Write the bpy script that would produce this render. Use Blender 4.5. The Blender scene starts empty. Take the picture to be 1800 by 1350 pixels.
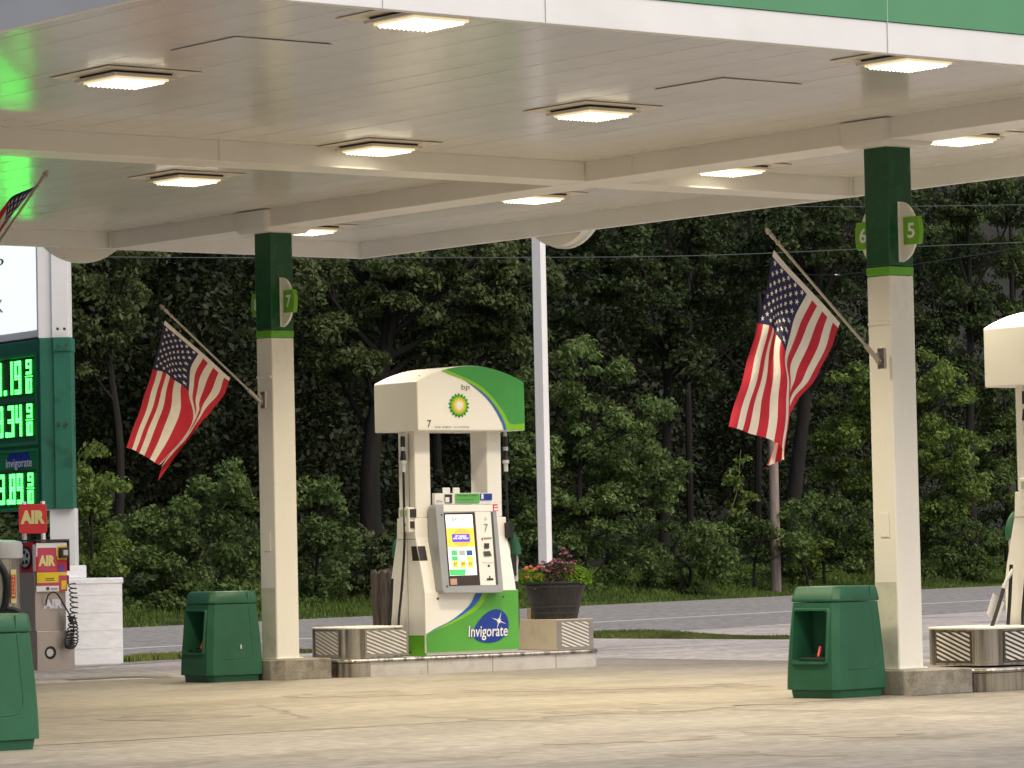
import bpy, bmesh, math, random
import numpy as np
from mathutils import Vector, Matrix
sc = bpy.context.scene
COL = sc.collection
rng = np.random.default_rng(7)
random.seed(7)
# ------------------------------------------------------------------ camera
FPX = 6658.36
YAW, PIT, ROL, EYE = math.radians(38.1697), math.radians(2.50795), math.radians(-1.2306), 1.2607
CP = np.array([0, 0, EYE])
FW = np.array([math.sin(YAW)*math.cos(PIT), math.cos(YAW)*math.cos(PIT), math.sin(PIT)])
_r = np.array([math.cos(YAW), -math.sin(YAW), 0.]); _u = np.cross(_r, FW)
RT = math.cos(ROL)*_r + math.sin(ROL)*_u
UP = math.cos(ROL)*_u - math.sin(ROL)*_r
cam = bpy.data.cameras.new('camera'); camo = bpy.data.objects.new('camera', cam); COL.objects.link(camo)
cam.sensor_width = 36; cam.lens = 36*FPX/1800; cam.clip_start = 0.5; cam.clip_end = 1500
camo.matrix_world = Matrix(((RT[0], UP[0], -FW[0], 0), (RT[1], UP[1], -FW[1], 0), (RT[2], UP[2], -FW[2], EYE), (0, 0, 0, 1)))
sc.camera = camo
# ------------------------------------------------------------------ light
w = bpy.data.worlds.new("World"); sc.world = w; w.use_nodes = True
nt = w.node_tree; bg = nt.nodes['Background']
sky = nt.nodes.new('ShaderNodeTexSky'); sky.sky_type = 'NISHITA'; sky.sun_disc = False
SUN_EL, SUN_AZ = math.radians(50), math.radians(170)      # compass angle the sun stands at (from +Y, clockwise)
sky.sun_elevation = SUN_EL; sky.sun_rotation = SUN_AZ
sky.dust_density = 5; sky.air_density = 1.0; sky.ozone_density = 1.0
nt.links.new(sky.outputs[0], bg.inputs[0]); bg.inputs[1].default_value = 0.115
sl = bpy.data.lights.new('sun', 'SUN'); sl.energy = 1.45; sl.angle = math.radians(60); sl.color = (1, .95, .90)
so = bpy.data.objects.new('sun', sl); COL.objects.link(so)
sd = Vector((math.sin(SUN_AZ)*math.cos(SUN_EL), math.cos(SUN_AZ)*math.cos(SUN_EL), math.sin(SUN_EL)))
so.rotation_euler = sd.to_track_quat('Z', 'Y').to_euler(); so.location = (0, 0, 60)
sc.view_settings.view_transform = 'Standard'; sc.view_settings.look = 'None'
sc.view_settings.exposure = 0.10; sc.view_settings.gamma = 1; sc.view_settings.use_curve_mapping = False
LAMP = 44.0      # watts of each canopy lamp
# ------------------------------------------------------------------ helpers
def ray(px, py): return FW + RT*(px-900)/FPX - UP*(py-675)/FPX
def aZ(px, py, z=0.): d = ray(px, py); return CP + d*(z-EYE)/d[2]
def aX(px, py, x): d = ray(px, py); return CP + d*x/d[0]
def aY(px, py, y): d = ray(px, py); return CP + d*y/d[1]
def aD(px, py, D): return CP + ray(px, py)*D
def aP(px, py, p0, n):
    d = ray(px, py); p0 = np.array(p0, float); n = np.array(n, float)
    return CP + d*((p0-CP)@n)/(d@n)
def S(o, label=None, cat=None, group=None, kind=None):
    if label: o['label'] = label
    if cat: o['category'] = cat
    if group: o['group'] = group
    if kind: o['kind'] = kind
    return o
def thing(name, label, cat, loc=(0, 0, 0), rz=0, group=None):
    o = bpy.data.objects.new(name, None); COL.objects.link(o)
    o.location = loc; o.rotation_euler = (0, 0, rz); o.empty_display_size = .2
    return S(o, label, cat, group)
class B:
    def __init__(s, off=(0, 0, 0)): s.v = []; s.f = []; s.m = []; s.off = np.array(off, float); s.uv = None
    def add(s, vs, fs, m=0):
        n = len(s.v); s.v += [tuple(np.array(v, float)-s.off) for v in vs]
        s.f += [tuple(i+n for i in f) for f in fs]; s.m += [m]*len(fs); return s
    def box(s, a, b, m=0):
        x0, y0, z0 = a; x1, y1, z1 = b
        return s.add([(x0,y0,z0),(x1,y0,z0),(x1,y1,z0),(x0,y1,z0),(x0,y0,z1),(x1,y0,z1),(x1,y1,z1),(x0,y1,z1)],
              [(0,3,2,1),(4,5,6,7),(0,1,5,4),(1,2,6,5),(2,3,7,6),(3,0,4,7)], m)
    def hull(s, lo, hi, m=0, caps=True):      # two matching rings
        n = len(lo); vs = list(lo)+list(hi)
        fs = [(i, (i+1) % n, n+(i+1) % n, n+i) for i in range(n)]
        if caps: fs += [tuple(range(n-1, -1, -1)), tuple(range(n, 2*n))]
        return s.add(vs, fs, m)
    def rings(s, rs, m=0, caps=True, closed=True):
        n = len(rs[0]); vs = [p for r in rs for p in r]; fs = []
        for k in range(len(rs)-1):
            for i in range(n if closed else n-1):
                j = (i+1) % n; fs.append((k*n+i, k*n+j, (k+1)*n+j, (k+1)*n+i))
        if caps: fs += [tuple(range(n-1, -1, -1)), tuple((len(rs)-1)*n+i for i in range(n))]
        return s.add(vs, fs, m)
    def prism(s, poly, d, m=0):               # polygon of 3-D points swept by d
        d = np.array(d, float); return s.hull([np.array(p, float) for p in poly], [np.array(p, float)+d for p in poly], m)
    def tube(s, path, r, seg=8, m=0, r1=None):
        path = [np.array(p, float) for p in path]; n = len(path); rs = []; up = np.array([.13, .27, 1.])
        for i, p in enumerate(path):
            t = path[min(i+1, n-1)]-path[max(i-1, 0)]; t /= np.linalg.norm(t)+1e-9
            a = np.cross(t, up)
            if np.linalg.norm(a) < .15: a = np.cross(t, np.array([1., .2, 0]))
            a /= np.linalg.norm(a); b = np.cross(t, a); up = -b
            rr = r if r1 is None else r+(r1-r)*i/(n-1)
            rs.append([p+rr*(math.cos(2*math.pi*k/seg)*a+math.sin(2*math.pi*k/seg)*b) for k in range(seg)])
        return s.rings(rs, m)
    def cyl(s, c, r, h, seg=24, m=0, ax=(0, 0, 1), r1=None):
        c = np.array(c, float); ax = np.array(ax, float)
        return s.tube([c, c+ax*h], r, seg, m, r1)
    def lathe(s, prof, c=(0, 0, 0), seg=32, m=0):
        c = np.array(c, float)
        return s.rings([[c+np.array([r*math.cos(2*math.pi*k/seg), r*math.sin(2*math.pi*k/seg), z]) for k in range(seg)] for r, z in prof], m)
    def mesh(s, name, mats):
        me = bpy.data.meshes.new(name); me.from_pydata(s.v, [], s.f)
        for mt in (mats if isinstance(mats, (list, tuple)) else [mats]): me.materials.append(mt)
        me.polygons.foreach_set('material_index', s.m); me.update(); return me
    def build(s, name, mats, parent=None, bev=0, smooth=False, recalc=True, label=None):
        me = s.mesh(name, mats)
        if recalc:
            bm = bmesh.new(); bm.from_mesh(me); bmesh.ops.recalc_face_normals(bm, faces=bm.faces); bm.to_mesh(me); bm.free()
        o = bpy.data.objects.new(name, me); COL.objects.link(o)
        if parent: o.parent = parent
        if smooth:
            me.polygons.foreach_set('use_smooth', [True]*len(me.polygons))
            me.set_sharp_from_angle(angle=math.radians(40))
        if bev:
            md = o.modifiers.new('bev', 'BEVEL'); md.width = bev; md.segments = 2; md.limit_method = 'ANGLE'; md.angle_limit = math.radians(35)
        if label: o['label'] = label
        return o
def copy_tree(o, parent=None):
    c = o.copy(); COL.objects.link(c)
    if parent: c.parent = parent
    for ch in [k for k in bpy.data.objects if k.parent == o]: copy_tree(ch, c)
    return c
def rrect(x0, x1, y0, y1, r, n=5):
    pts = []
    for cx, cy, a in ((x1-r, y0+r, -90), (x1-r, y1-r, 0), (x0+r, y1-r, 90), (x0+r, y0+r, 180)):
        for k in range(n+1):
            t = math.radians(a+90*k/n); pts.append((cx+r*math.cos(t), cy+r*math.sin(t)))
    return pts
def spline(pts, n=8):
    P = [np.array(p, float) for p in pts]; P = [2*P[0]-P[1]]+P+[2*P[-1]-P[-2]]; out = []
    for i in range(1, len(P)-2):
        for k in range(n):
            t = k/n; a, b, c, d = P[i-1:i+3]
            out.append(.5*(2*b+(c-a)*t+(2*a-5*b+4*c-d)*t*t+(3*b-a-3*c+d)*t**3))
    out.append(P[-2]); return out
# text as mesh -------------------------------------------------------
_tc = {}
def text2d(txt, bold=0.0):
    k = (txt, bold)
    if k in _tc: return _tc[k]
    cu = bpy.data.curves.new('t', 'FONT'); cu.body = txt; cu.size = 1; cu.offset = bold; cu.resolution_u = 3
    o = bpy.data.objects.new('t', cu); COL.objects.link(o)
    bpy.context.view_layer.update()
    me = o.evaluated_get(bpy.context.evaluated_depsgraph_get()).to_mesh()
    vs = np.array([v.co[:2] for v in me.vertices]); fs = [tuple(p.vertices) for p in me.polygons]
    o.evaluated_get(bpy.context.evaluated_depsgraph_get()).to_mesh_clear()
    bpy.data.objects.remove(o); bpy.data.curves.remove(cu)
    if len(vs):
        mn, mx = vs.min(0), vs.max(0); vs = (vs-mn)/(mx-mn)
        _tc[k] = (vs, fs, (mx-mn)[0]/(mx-mn)[1])
    else: _tc[k] = (vs, fs, 1)
    return _tc[k]
def put_text(b, txt, o, u, v, m=0, bold=0.0, slant=0):
    """text filling the parallelogram o, o+u, o+v"""
    vs, fs, asp = text2d(txt, bold); o, u, v = [np.array(q, float) for q in (o, u, v)]
    b.add([o+u*(p[0]+slant*p[1])+v*p[1] for p in vs], fs, m)
# materials ----------------------------------------------------------
def mat(name, col, rough=.6, metal=0, var=.08, vscale=6., bump=0, bscale=40., emit=None, estr=0, spec=.5, stretch=(1, 1, 1), dirt_or_sheen=None, dscale=1.5, damt=.5, dlo=.5, dhi=.7, coat=0, space='Object', speck=0, spscale=300):
    m = bpy.data.materials.new(name); m.use_nodes = True; t = m.node_tree; N, L = t.nodes, t.links
    p = N['Principled BSDF']; p.inputs['Roughness'].default_value = rough; p.inputs['Metallic'].default_value = metal
    p.inputs['Specular IOR Level'].default_value = spec; p.inputs['Coat Weight'].default_value = coat
    tc = N.new('ShaderNodeTexCoord'); mp = N.new('ShaderNodeMapping'); mp.inputs['Scale'].default_value = stretch
    L.new(tc.outputs[space], mp.inputs[0])
    n1 = N.new('ShaderNodeTexNoise'); n1.inputs['Scale'].default_value = vscale; n1.inputs['Detail'].default_value = 6; L.new(mp.outputs[0], n1.inputs[0])
    mr = N.new('ShaderNodeMapRange'); mr.inputs[1].default_value = .3; mr.inputs[2].default_value = .7
    mr.inputs[3].default_value = 1-var; mr.inputs[4].default_value = 1+var; L.new(n1.outputs[0], mr.inputs[0])
    mx = N.new('ShaderNodeVectorMath'); mx.operation = 'SCALE'; mx.inputs[0].default_value = col[:3]; L.new(mr.outputs[0], mx.inputs['Scale'])
    out = mx.outputs[0]
    if dirt_or_sheen:
        n2 = N.new('ShaderNodeTexNoise'); n2.inputs['Scale'].default_value = dscale; n2.inputs['Detail'].default_value = 8; n2.inputs['Roughness'].default_value = .65; L.new(mp.outputs[0], n2.inputs[0])
        r2 = N.new('ShaderNodeMapRange'); r2.inputs[1].default_value = dlo; r2.inputs[2].default_value = dhi; r2.inputs[4].default_value = damt; L.new(n2.outputs[0], r2.inputs[0])
        k = N.new('ShaderNodeMix'); k.data_type = 'RGBA'; L.new(r2.outputs[0], k.inputs[0]); L.new(out, k.inputs[6]); k.inputs[7].default_value = (*dirt_or_sheen, 1); out = k.outputs[2]
    if speck:
        n3 = N.new('ShaderNodeTexNoise'); n3.inputs['Scale'].default_value = spscale; n3.inputs['Detail'].default_value = 2; L.new(tc.outputs[space], n3.inputs[0])
        r3 = N.new('ShaderNodeMapRange'); r3.inputs[1].default_value = .35; r3.inputs[2].default_value = .65; r3.inputs[3].default_value = 1-speck; r3.inputs[4].default_value = 1+speck; L.new(n3.outputs[0], r3.inputs[0])
        q = N.new('ShaderNodeVectorMath'); q.operation = 'SCALE'; L.new(out, q.inputs[0]); L.new(r3.outputs[0], q.inputs['Scale']); out = q.outputs[0]
    L.new(out, p.inputs['Base Color'])
    if bump:
        nb = N.new('ShaderNodeTexNoise'); nb.inputs['Scale'].default_value = bscale; nb.inputs['Detail'].default_value = 4; L.new(mp.outputs[0], nb.inputs[0])
        bb = N.new('ShaderNodeBump'); bb.inputs['Strength'].default_value = bump; bb.inputs['Distance'].default_value = .01
        L.new(nb.outputs[0], bb.inputs['Height']); L.new(bb.outputs[0], p.inputs['Normal'])
    if emit: p.inputs['Emission Color'].default_value = (*emit, 1); p.inputs['Emission Strength'].default_value = estr
    return m
def leaf_mat(name, col, hue2, trans=.35, rough=.5):
    m = bpy.data.materials.new(name); m.use_nodes = True; t = m.node_tree; N, L = t.nodes, t.links
    p = N['Principled BSDF']; p.inputs['Roughness'].default_value = rough; p.inputs['Specular IOR Level'].default_value = .18
    g = N.new('ShaderNodeNewGeometry'); k = N.new('ShaderNodeMix'); k.data_type = 'RGBA'
    L.new(g.outputs['Random Per Island'], k.inputs[0]); k.inputs[6].default_value = (*col, 1); k.inputs[7].default_value = (*hue2, 1)
    tc = N.new('ShaderNodeTexCoord'); n = N.new('ShaderNodeTexNoise'); n.inputs['Scale'].default_value = .9; n.inputs['Detail'].default_value = 2; L.new(tc.outputs['Object'], n.inputs[0])
    r = N.new('ShaderNodeMapRange'); r.inputs[1].default_value = .3; r.inputs[2].default_value = .7; r.inputs[3].default_value = .65; r.inputs[4].default_value = 1.3; L.new(n.outputs[0], r.inputs[0])
    q = N.new('ShaderNodeVectorMath'); q.operation = 'SCALE'; L.new(k.outputs[2], q.inputs[0]); L.new(r.outputs[0], q.inputs['Scale'])
    L.new(q.outputs[0], p.inputs['Base Color'])
    tr = N.new('ShaderNodeBsdfTranslucent'); L.new(q.outputs[0], tr.inputs[0]); ms = N.new('ShaderNodeMixShader'); ms.inputs[0].default_value = trans
    L.new(p.outputs[0], ms.inputs[1]); L.new(tr.outputs[0], ms.inputs[2]); L.new(ms.outputs[0], N['Material Output'].inputs[0])
    return m
M = {}
M['white'] = mat('white_paint', (.80, .80, .79), .45, var=.03, vscale=2, dirt_or_sheen=(.55, .54, .50), dscale=1.2, damt=.25, dlo=.5, dhi=.8)
M['cream'] = mat('cream_paint', (.84, .82, .75), .42, var=.03, vscale=3, bump=.15, bscale=60, dirt_or_sheen=(.52, .46, .35), dscale=3.0, damt=.4, dlo=.56, dhi=.74, stretch=(1, 1, .35))
M['soffit'] = mat('soffit_metal', (.66, .648, .62), .17, var=.03, vscale=.8, dirt_or_sheen=(.50, .465, .40), dscale=.7, damt=.35, dlo=.45, dhi=.8, spec=.55)
M['beam'] = mat('beam_wrap', (.80, .775, .72), .32, var=.03, vscale=1.5, dirt_or_sheen=(.52, .48, .40), dscale=1.0, damt=.3, dlo=.5, dhi=.85)
M['collar'] = mat('collar_wrap', (.72, .69, .65), .4, var=.03, vscale=1.5, dirt_or_sheen=(.42, .38, .32), dscale=2.0, damt=.4, dlo=.5, dhi=.85)
M['worn'] = mat('worn_paint', (.66, .65, .56), .35, var=.08, vscale=3, dirt_or_sheen=(.36, .36, .28), dscale=2.5, damt=.6, dlo=.5, dhi=.68)
M['groove'] = mat('dark_groove', (.05, .045, .04), .8)
M['fgreen'] = mat('fascia_green', (.10, .30, .15), .35, var=.05, vscale=1.5)
M['dkgreen'] = mat('column_green', (.005, .070, .020), .28, var=.1, vscale=4, bump=.3, bscale=50, dirt_or_sheen=(.02, .13, .06), dscale=9, damt=.5, dlo=.52, dhi=.62)
M['ltgreen'] = mat('light_green', (.13, .42, .02), .4, var=.08, vscale=8)
M['taggreen'] = mat('tag_green', (.16, .42, .02), .4, var=.03)
M['lens'] = mat('lamp_lens', (.8, .8, .75), .3, emit=(1, .80, .42), estr=.62)
M['dot'] = mat('lamp_diode', (.8, .8, .75), .3, emit=(1, .93, .75), estr=2.6)
M['trim'] = mat('lamp_trim', (.66, .60, .50), .4, var=.04)
M['concrete'] = mat('apron_concrete', (.315, .285, .24), .75, var=.13, vscale=.9, stretch=(.6, 1.2, 1), dirt_or_sheen=(.20, .175, .135), dscale=.45, damt=.7, dlo=.48, dhi=.62, bump=.35, bscale=6, speck=.12, spscale=6)
M['lot'] = mat('lot_asphalt', (.285, .262, .228), .8, var=.13, vscale=.9, stretch=(.6, 1.1, 1), dirt_or_sheen=(.17, .15, .125), dscale=.5, damt=.8, dlo=.49, dhi=.63, bump=.45, bscale=8, speck=.16, spscale=8)
M['far_lot'] = mat('pale_lot_concrete', (.50, .445, .40), .8, var=.14, vscale=.7, stretch=(.6, 1.3, 1), dirt_or_sheen=(.27, .24, .21), dscale=.45, damt=.8, dlo=.5, dhi=.64, bump=.5, bscale=7, speck=.25, spscale=7)
M['road'] = mat('road_asphalt', (.285, .268, .243), .8, var=.07, vscale=.4, dirt_or_sheen=(.22, .22, .215), dscale=.5, damt=.6, dlo=.5, dhi=.7, bump=.5, bscale=8, speck=.35, spscale=6)
M['slab'] = mat('slab_joint', (.17, .15, .12), .9)
M['tar'] = mat('tar_seal', (.06, .06, .065), .6)
M['line'] = mat('road_paint', (.72, .72, .72), .6, var=.15, vscale=8)
M['soil'] = mat('forest_soil', (.012, .012, .006), .95, var=.4, vscale=.6)  # near-black colour puts shade into the gaps between the trees
M['block'] = mat('weathered_concrete', (.30, .275, .23), .85, var=.18, vscale=5, dirt_or_sheen=(.13, .11, .085), dscale=3, damt=.8, dlo=.5, dhi=.64, bump=.8, bscale=50, speck=.12, spscale=90)
M['granite'] = mat('kerb_stone', (.52, .50, .48), .7, var=.06, vscale=6, dirt_or_sheen=(.34, .29, .26), dscale=5, damt=.5, dlo=.52, dhi=.68, bump=.2, bscale=60)
M['steel'] = mat('brushed_steel', (.50, .47, .42), .26, metal=1, var=.2, vscale=3, stretch=(9, 9, .3), dirt_or_sheen=(.13, .11, .085), dscale=1.1, damt=.8, dlo=.48, dhi=.60, bump=.08, bscale=20)  # dark upright streaks painted in for reflections on the curved steel
M['satin'] = mat('satin_steel', (.55, .52, .48), .42, metal=.75, var=.12, vscale=6, dirt_or_sheen=(.35, .30, .25), dscale=5, damt=.4, bump=.1, bscale=30)
M['stripe'] = mat('stripe_pale', (.66, .64, .60), .45, var=.05)
M['stripedark'] = mat('stripe_dark', (.10, .085, .07), .35, metal=.5, var=.1)
M['slit'] = mat('slit_grey', (.27, .25, .23), .45, metal=.3, var=.1)
M['binTop'] = mat('bin_green', (.020, .106, .054), .42, var=.14, vscale=3, bump=.2, bscale=90, dirt_or_sheen=(.02, .12, .07), dscale=4, damt=.35, dlo=.55, dhi=.7, spec=.4)
M['binDark'] = mat('bin_cavity', (.004, .03, .018), .7)
M['red'] = mat('red_paint', (.62, .02, .03), .4, var=.05)
M['black'] = mat('black_rubber', (.012, .012, .013), .38, var=.2, vscale=12)
M['dark'] = mat('dark_plastic', (.035, .03, .028), .4)
M['brown'] = mat('dark_glass', (.045, .028, .022), .25)
M['grey'] = mat('bezel_grey', (.33, .345, .37), .35, var=.04, bump=.05)
M['lgrey'] = mat('light_grey', (.55, .56, .55), .4, var=.05)
M['pumpw'] = mat('pump_white', (.86, .845, .80), .35, var=.02, vscale=2, coat=.2)
M['ink'] = mat('dark_ink', (.05, .05, .045), .5)
M['seam'] = mat('seam', (.28, .24, .17), .6)
M['bpg'] = mat('leaf_green', (.05, .30, .055), .4, var=.05)
M['bpg2'] = mat('leaf_green_dark', (.035, .22, .075), .4, var=.05)
M['bpl'] = mat('bright_green', (.20, .50, .02), .4, var=.04)
M['bpb'] = mat('stripe_blue', (.02, .13, .48), .4)
M['navy'] = mat('navy', (.012, .045, .30), .35)
M['yel'] = mat('yellow', (.80, .58, .02), .45, var=.05)
M['yel2'] = mat('pale_yellow', (.80, .72, .30), .45)
M['wht'] = mat('plain_white', (.82, .82, .82), .45, var=.02)
M['hgreen'] = mat('emblem_green', (.01, .24, .04), .45)
M['scr_w'] = mat('screen_white', (.7, .7, .7), .3, emit=(1, 1, .97), estr=.75)
M['scr_y'] = mat('screen_yellow', (.7, .5, .05), .3, emit=(1, .68, .08), estr=.75)
M['scr_o'] = mat('screen_orange', (.7, .4, .05), .3, emit=(1, .48, .08), estr=.65)
M['scr_p'] = mat('screen_purple', (.1, .06, .5), .3, emit=(.10, .06, .55), estr=.6)
M['scr_g'] = mat('screen_green', (.05, .4, .1), .3, emit=(.10, .62, .20), estr=.6)
M['scr_k'] = mat('screen_ink', (.25, .3, .25), .3)
M['led'] = mat('led_green', (.05, .5, .1), .4, emit=(.035, 1., .06), estr=11)
M['ledback'] = mat('led_black', (.012, .03, .015), .5)
M['lit'] = mat('lit_white_panel', (.75, .78, .76), .4, emit=(.95, 1, .97), estr=.8)
M['signgreen'] = mat('sign_green', (.022, .145, .090), .45, var=.1, vscale=3, dirt_or_sheen=(.006, .05, .03), dscale=2.0, damt=.6, dlo=.58, dhi=.66)
M['signgreen2'] = mat('sign_green_bright', (.010, .20, .07), .4, var=.06)  # green raised so the frame carries the glow of the LED digits
M['masonry'] = mat('painted_masonry', (.80, .81, .83), .6, var=.06, vscale=4, dirt_or_sheen=(.5, .5, .49), dscale=3.5, damt=.3, dlo=.55, dhi=.70, bump=.8, bscale=9, stretch=(1, 1, 2))
M['stainless'] = mat('machine_steel', (.50, .44, .40), .36, metal=.55, var=.06, vscale=3, dirt_or_sheen=(.35, .28, .24), dscale=3, damt=.35)
M['slit2'] = mat('painted_joint', (.62, .63, .64), .7)
M['fred'] = mat('flag_red', (.52, .014, .035), .75, var=.12, vscale=9, bump=.25, bscale=30)
M['fwht'] = mat('flag_white', (.80, .75, .67), .75, var=.06, vscale=9, bump=.25, bscale=30)
M['fblu'] = mat('flag_blue', (.018, .018, .075), .75, var=.15, vscale=9, bump=.25, bscale=30)
for k_ in ('fred', 'fwht', 'fblu'): pass
M['pole'] = mat('brushed_pole', (.42, .38, .33), .28, metal=.9, var=.1)
M['wood'] = mat('utility_wood', (.27, .215, .18), .9, var=.25, vscale=3, stretch=(6, 6, .5), bump=1, bscale=12)
M['stump'] = mat('stump_wood', (.085, .068, .062), .9, var=.5, vscale=7, stretch=(6, 6, .6), bump=1.5, bscale=9)
M['bark'] = mat('tree_bark', (.013, .011, .008), .95, var=.4, vscale=2, stretch=(4, 4, .7), bump=1, bscale=8)
M['barrel'] = mat('barrel_black', (.022, .02, .02), .5, var=.5, vscale=5, stretch=(5, 5, .4), bump=.5, bscale=14)
M['hoop'] = mat('barrel_hoop', (.05, .05, .052), .4, metal=.5)
M['pinkf'] = leaf_mat('petals_pink', (.50, .24, .30), (.20, .04, .09), .2)
M['orgf'] = leaf_mat('petals_orange', (.80, .34, .20), (.70, .20, .12), .2)
M['pgreen'] = leaf_mat('pot_leaves_bright', (.20, .33, .03), (.10, .20, .02))
M['pdark'] = leaf_mat('pot_leaves_dark', (.05, .055, .025), (.10, .07, .05))
M['lf_dark'] = leaf_mat('leaves_dark', (.042, .066, .022), (.078, .108, .040))
M['lf_gray'] = leaf_mat('leaves_greygreen', (.070, .100, .034), (.135, .165, .064))
M['lf_mid'] = leaf_mat('leaves_mid', (.080, .130, .034), (.142, .198, .062))
M['lf_maple'] = leaf_mat('leaves_maple', (.108, .172, .046), (.185, .25, .085))
M['lf_bri'] = leaf_mat('leaves_bright', (.125, .195, .038), (.20, .27, .068))
M['lf_mass'] = leaf_mat('leaves_far', (.015, .021, .008), (.036, .047, .018), .15)  # leaf colour darkened to stand for the shade deep in the wood
M['grass'] = leaf_mat('grass_blades', (.09, .16, .03), (.16, .22, .05), .3, .7)
M['lawn'] = leaf_mat('lawn_blades', (.20, .26, .06), (.30, .33, .10), .3, .7)
M['weed'] = leaf_mat('weed_leaves', (.07, .13, .03), (.13, .18, .05), .3, .7)
# ------------------------------------------------------------------ ground
RD = np.array([math.cos(math.radians(21.5)), math.sin(math.radians(21.5))]); RN = np.array([-RD[1], RD[0]])
RP = np.array([44.8, 61.8])
def rxy(t, s): return RP+RD*t+RN*s
def terr(s):
    s = np.asarray(s, float)
    return np.where(s < 0, 0, np.where(s < 5, .08*s, .4+.10*(np.minimum(s, 30)-5)+.75*(np.clip(s, 30, 62)-30)))
def sof(p): return (np.array(p[:2])-RP)@RN
b = B(); ss = [-400, -60, -14, 0, 2.5, 5, 8, 12, 18, 30, 40, 50, 62, 160, 500]; tt = [-500, -120, -60, -30, -15, 0, 15, 30, 60, 120, 500]
vs = [(*rxy(t, s_), float(terr(s_))-.004) for s_ in ss for t in tt]; n = len(tt)
b.add(vs, [(i*n+j, i*n+j+1, (i+1)*n+j+1, (i+1)*n+j) for i in range(len(ss)-1) for j in range(n-1)])
S(b.build('ground', M['soil']), kind='structure')
def sheet(name, pts, z, m):
    o = B().add([(p[0], p[1], z) for p in pts], [tuple(range(len(pts)))]).build(name, m); return S(o, kind='structure')
def rs(t0, t1, s0, s1): return [rxy(t0, s0), rxy(t1, s0), rxy(t1, s1), rxy(t0, s1)]
sheet('pale_concrete_lot', rs(-90, 120, -60, -14.4), .001, M['far_lot'])
sheet('asphalt_lot', [(-30, -25), (90, -25), (90, 22.3), (-30, 22.3)], .005, M['lot'])
sheet('concrete_apron', [(-5, 22.3), (27.5, 22.3), (27.5, 33.4), (-5, 33.4)], .0052, M['concrete'])
sheet('apron_joint', [(-5, 22.27), (60, 22.27), (60, 22.31), (-5, 22.31)], .0060, M['tar'])
sheet('apron_joint', [(27.48, 22.3), (27.52, 22.3), (27.52, 33.4), (27.48, 33.4)], .0060, M['tar'])
for y_ in (26.0, 29.7): sheet('apron_joint', [(-5, y_), (27.4, y_), (27.4, y_+.016), (-5, y_+.016)], .0060, M['slab'])
sheet('lot_joint', [(24, 36.2), (60, 35.4), (60, 35.46), (24, 36.24)], .003, M['tar'])
sheet('road', rs(-120, 160, -14.4, -.2), .004, M['road'])
sheet('road_line', rs(-120, 160, -9.8, -9.6), .0055, M['line'])
sheet('road_line', rs(2, 30, -17.6, -17.4), .0055, M['line'])
for s_, wv, ph in ((-7.6, .10, 1), (-11.2, .07, 3)):
    b = B(); up, lo = [], []
    for k in range(140):
        t = -60+k; q = s_+.22*math.sin(t*.33+ph)+.1*math.sin(t*1.3+ph)+random.uniform(-.04, .04)
        up.append((*rxy(t, q+wv*random.uniform(.3, 1)/2), .0052)); lo.append((*rxy(t, q-wv*random.uniform(.3, 1)/2), .0052))
    b.add(up+lo, [(i, i+1, 141+i-1+0, 140+i) for i in range(139)]); S(b.build('tar_seam', M['tar']), kind='structure')
# grass -----------------------------------------------------------------
def leaves_mesh(name, P, Nn, size, mats, aspect=.55, droop=.0, mi=None):
    """one rhombic folded leaf at each point"""
    k = len(P); r = rng.normal(size=(k, 3)); Nn = Nn/np.linalg.norm(Nn, axis=1, keepdims=True)
    T = r-(r*Nn).sum(1, keepdims=True)*Nn; T[:, 2] -= droop; T /= np.linalg.norm(T, axis=1, keepdims=True)
    Bv = np.cross(Nn, T); L = (size*rng.uniform(.45, 1.5, k))[:, None]; W = L*aspect*.5
    V = np.stack([P-T*L*.5, P+Bv*W+Nn*L*.06, P+T*L*.5, P-Bv*W+Nn*L*.06], 1).reshape(-1, 3)
    me = bpy.data.meshes.new(name); me.vertices.add(4*k); me.vertices.foreach_set('co', V.astype('f').ravel())
    me.loops.add(4*k); me.loops.foreach_set('vertex_index', np.arange(4*k, dtype='i'))
    me.polygons.add(k); me.polygons.foreach_set('loop_start', np.arange(0, 4*k, 4, dtype='i')); me.polygons.foreach_set('loop_total', np.full(k, 4, 'i'))
    for m_ in (mats if isinstance(mats, list) else [mats]): me.materials.append(m_)
    if mi is not None: me.polygons.foreach_set('material_index', np.asarray(mi, 'i'))
    me.update(calc_edges=True); me.validate(); return me
def link(name, me, parent=None):
    o = bpy.data.objects.new(name, me); COL.objects.link(o)
    if parent: o.parent = parent
    return o
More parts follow.
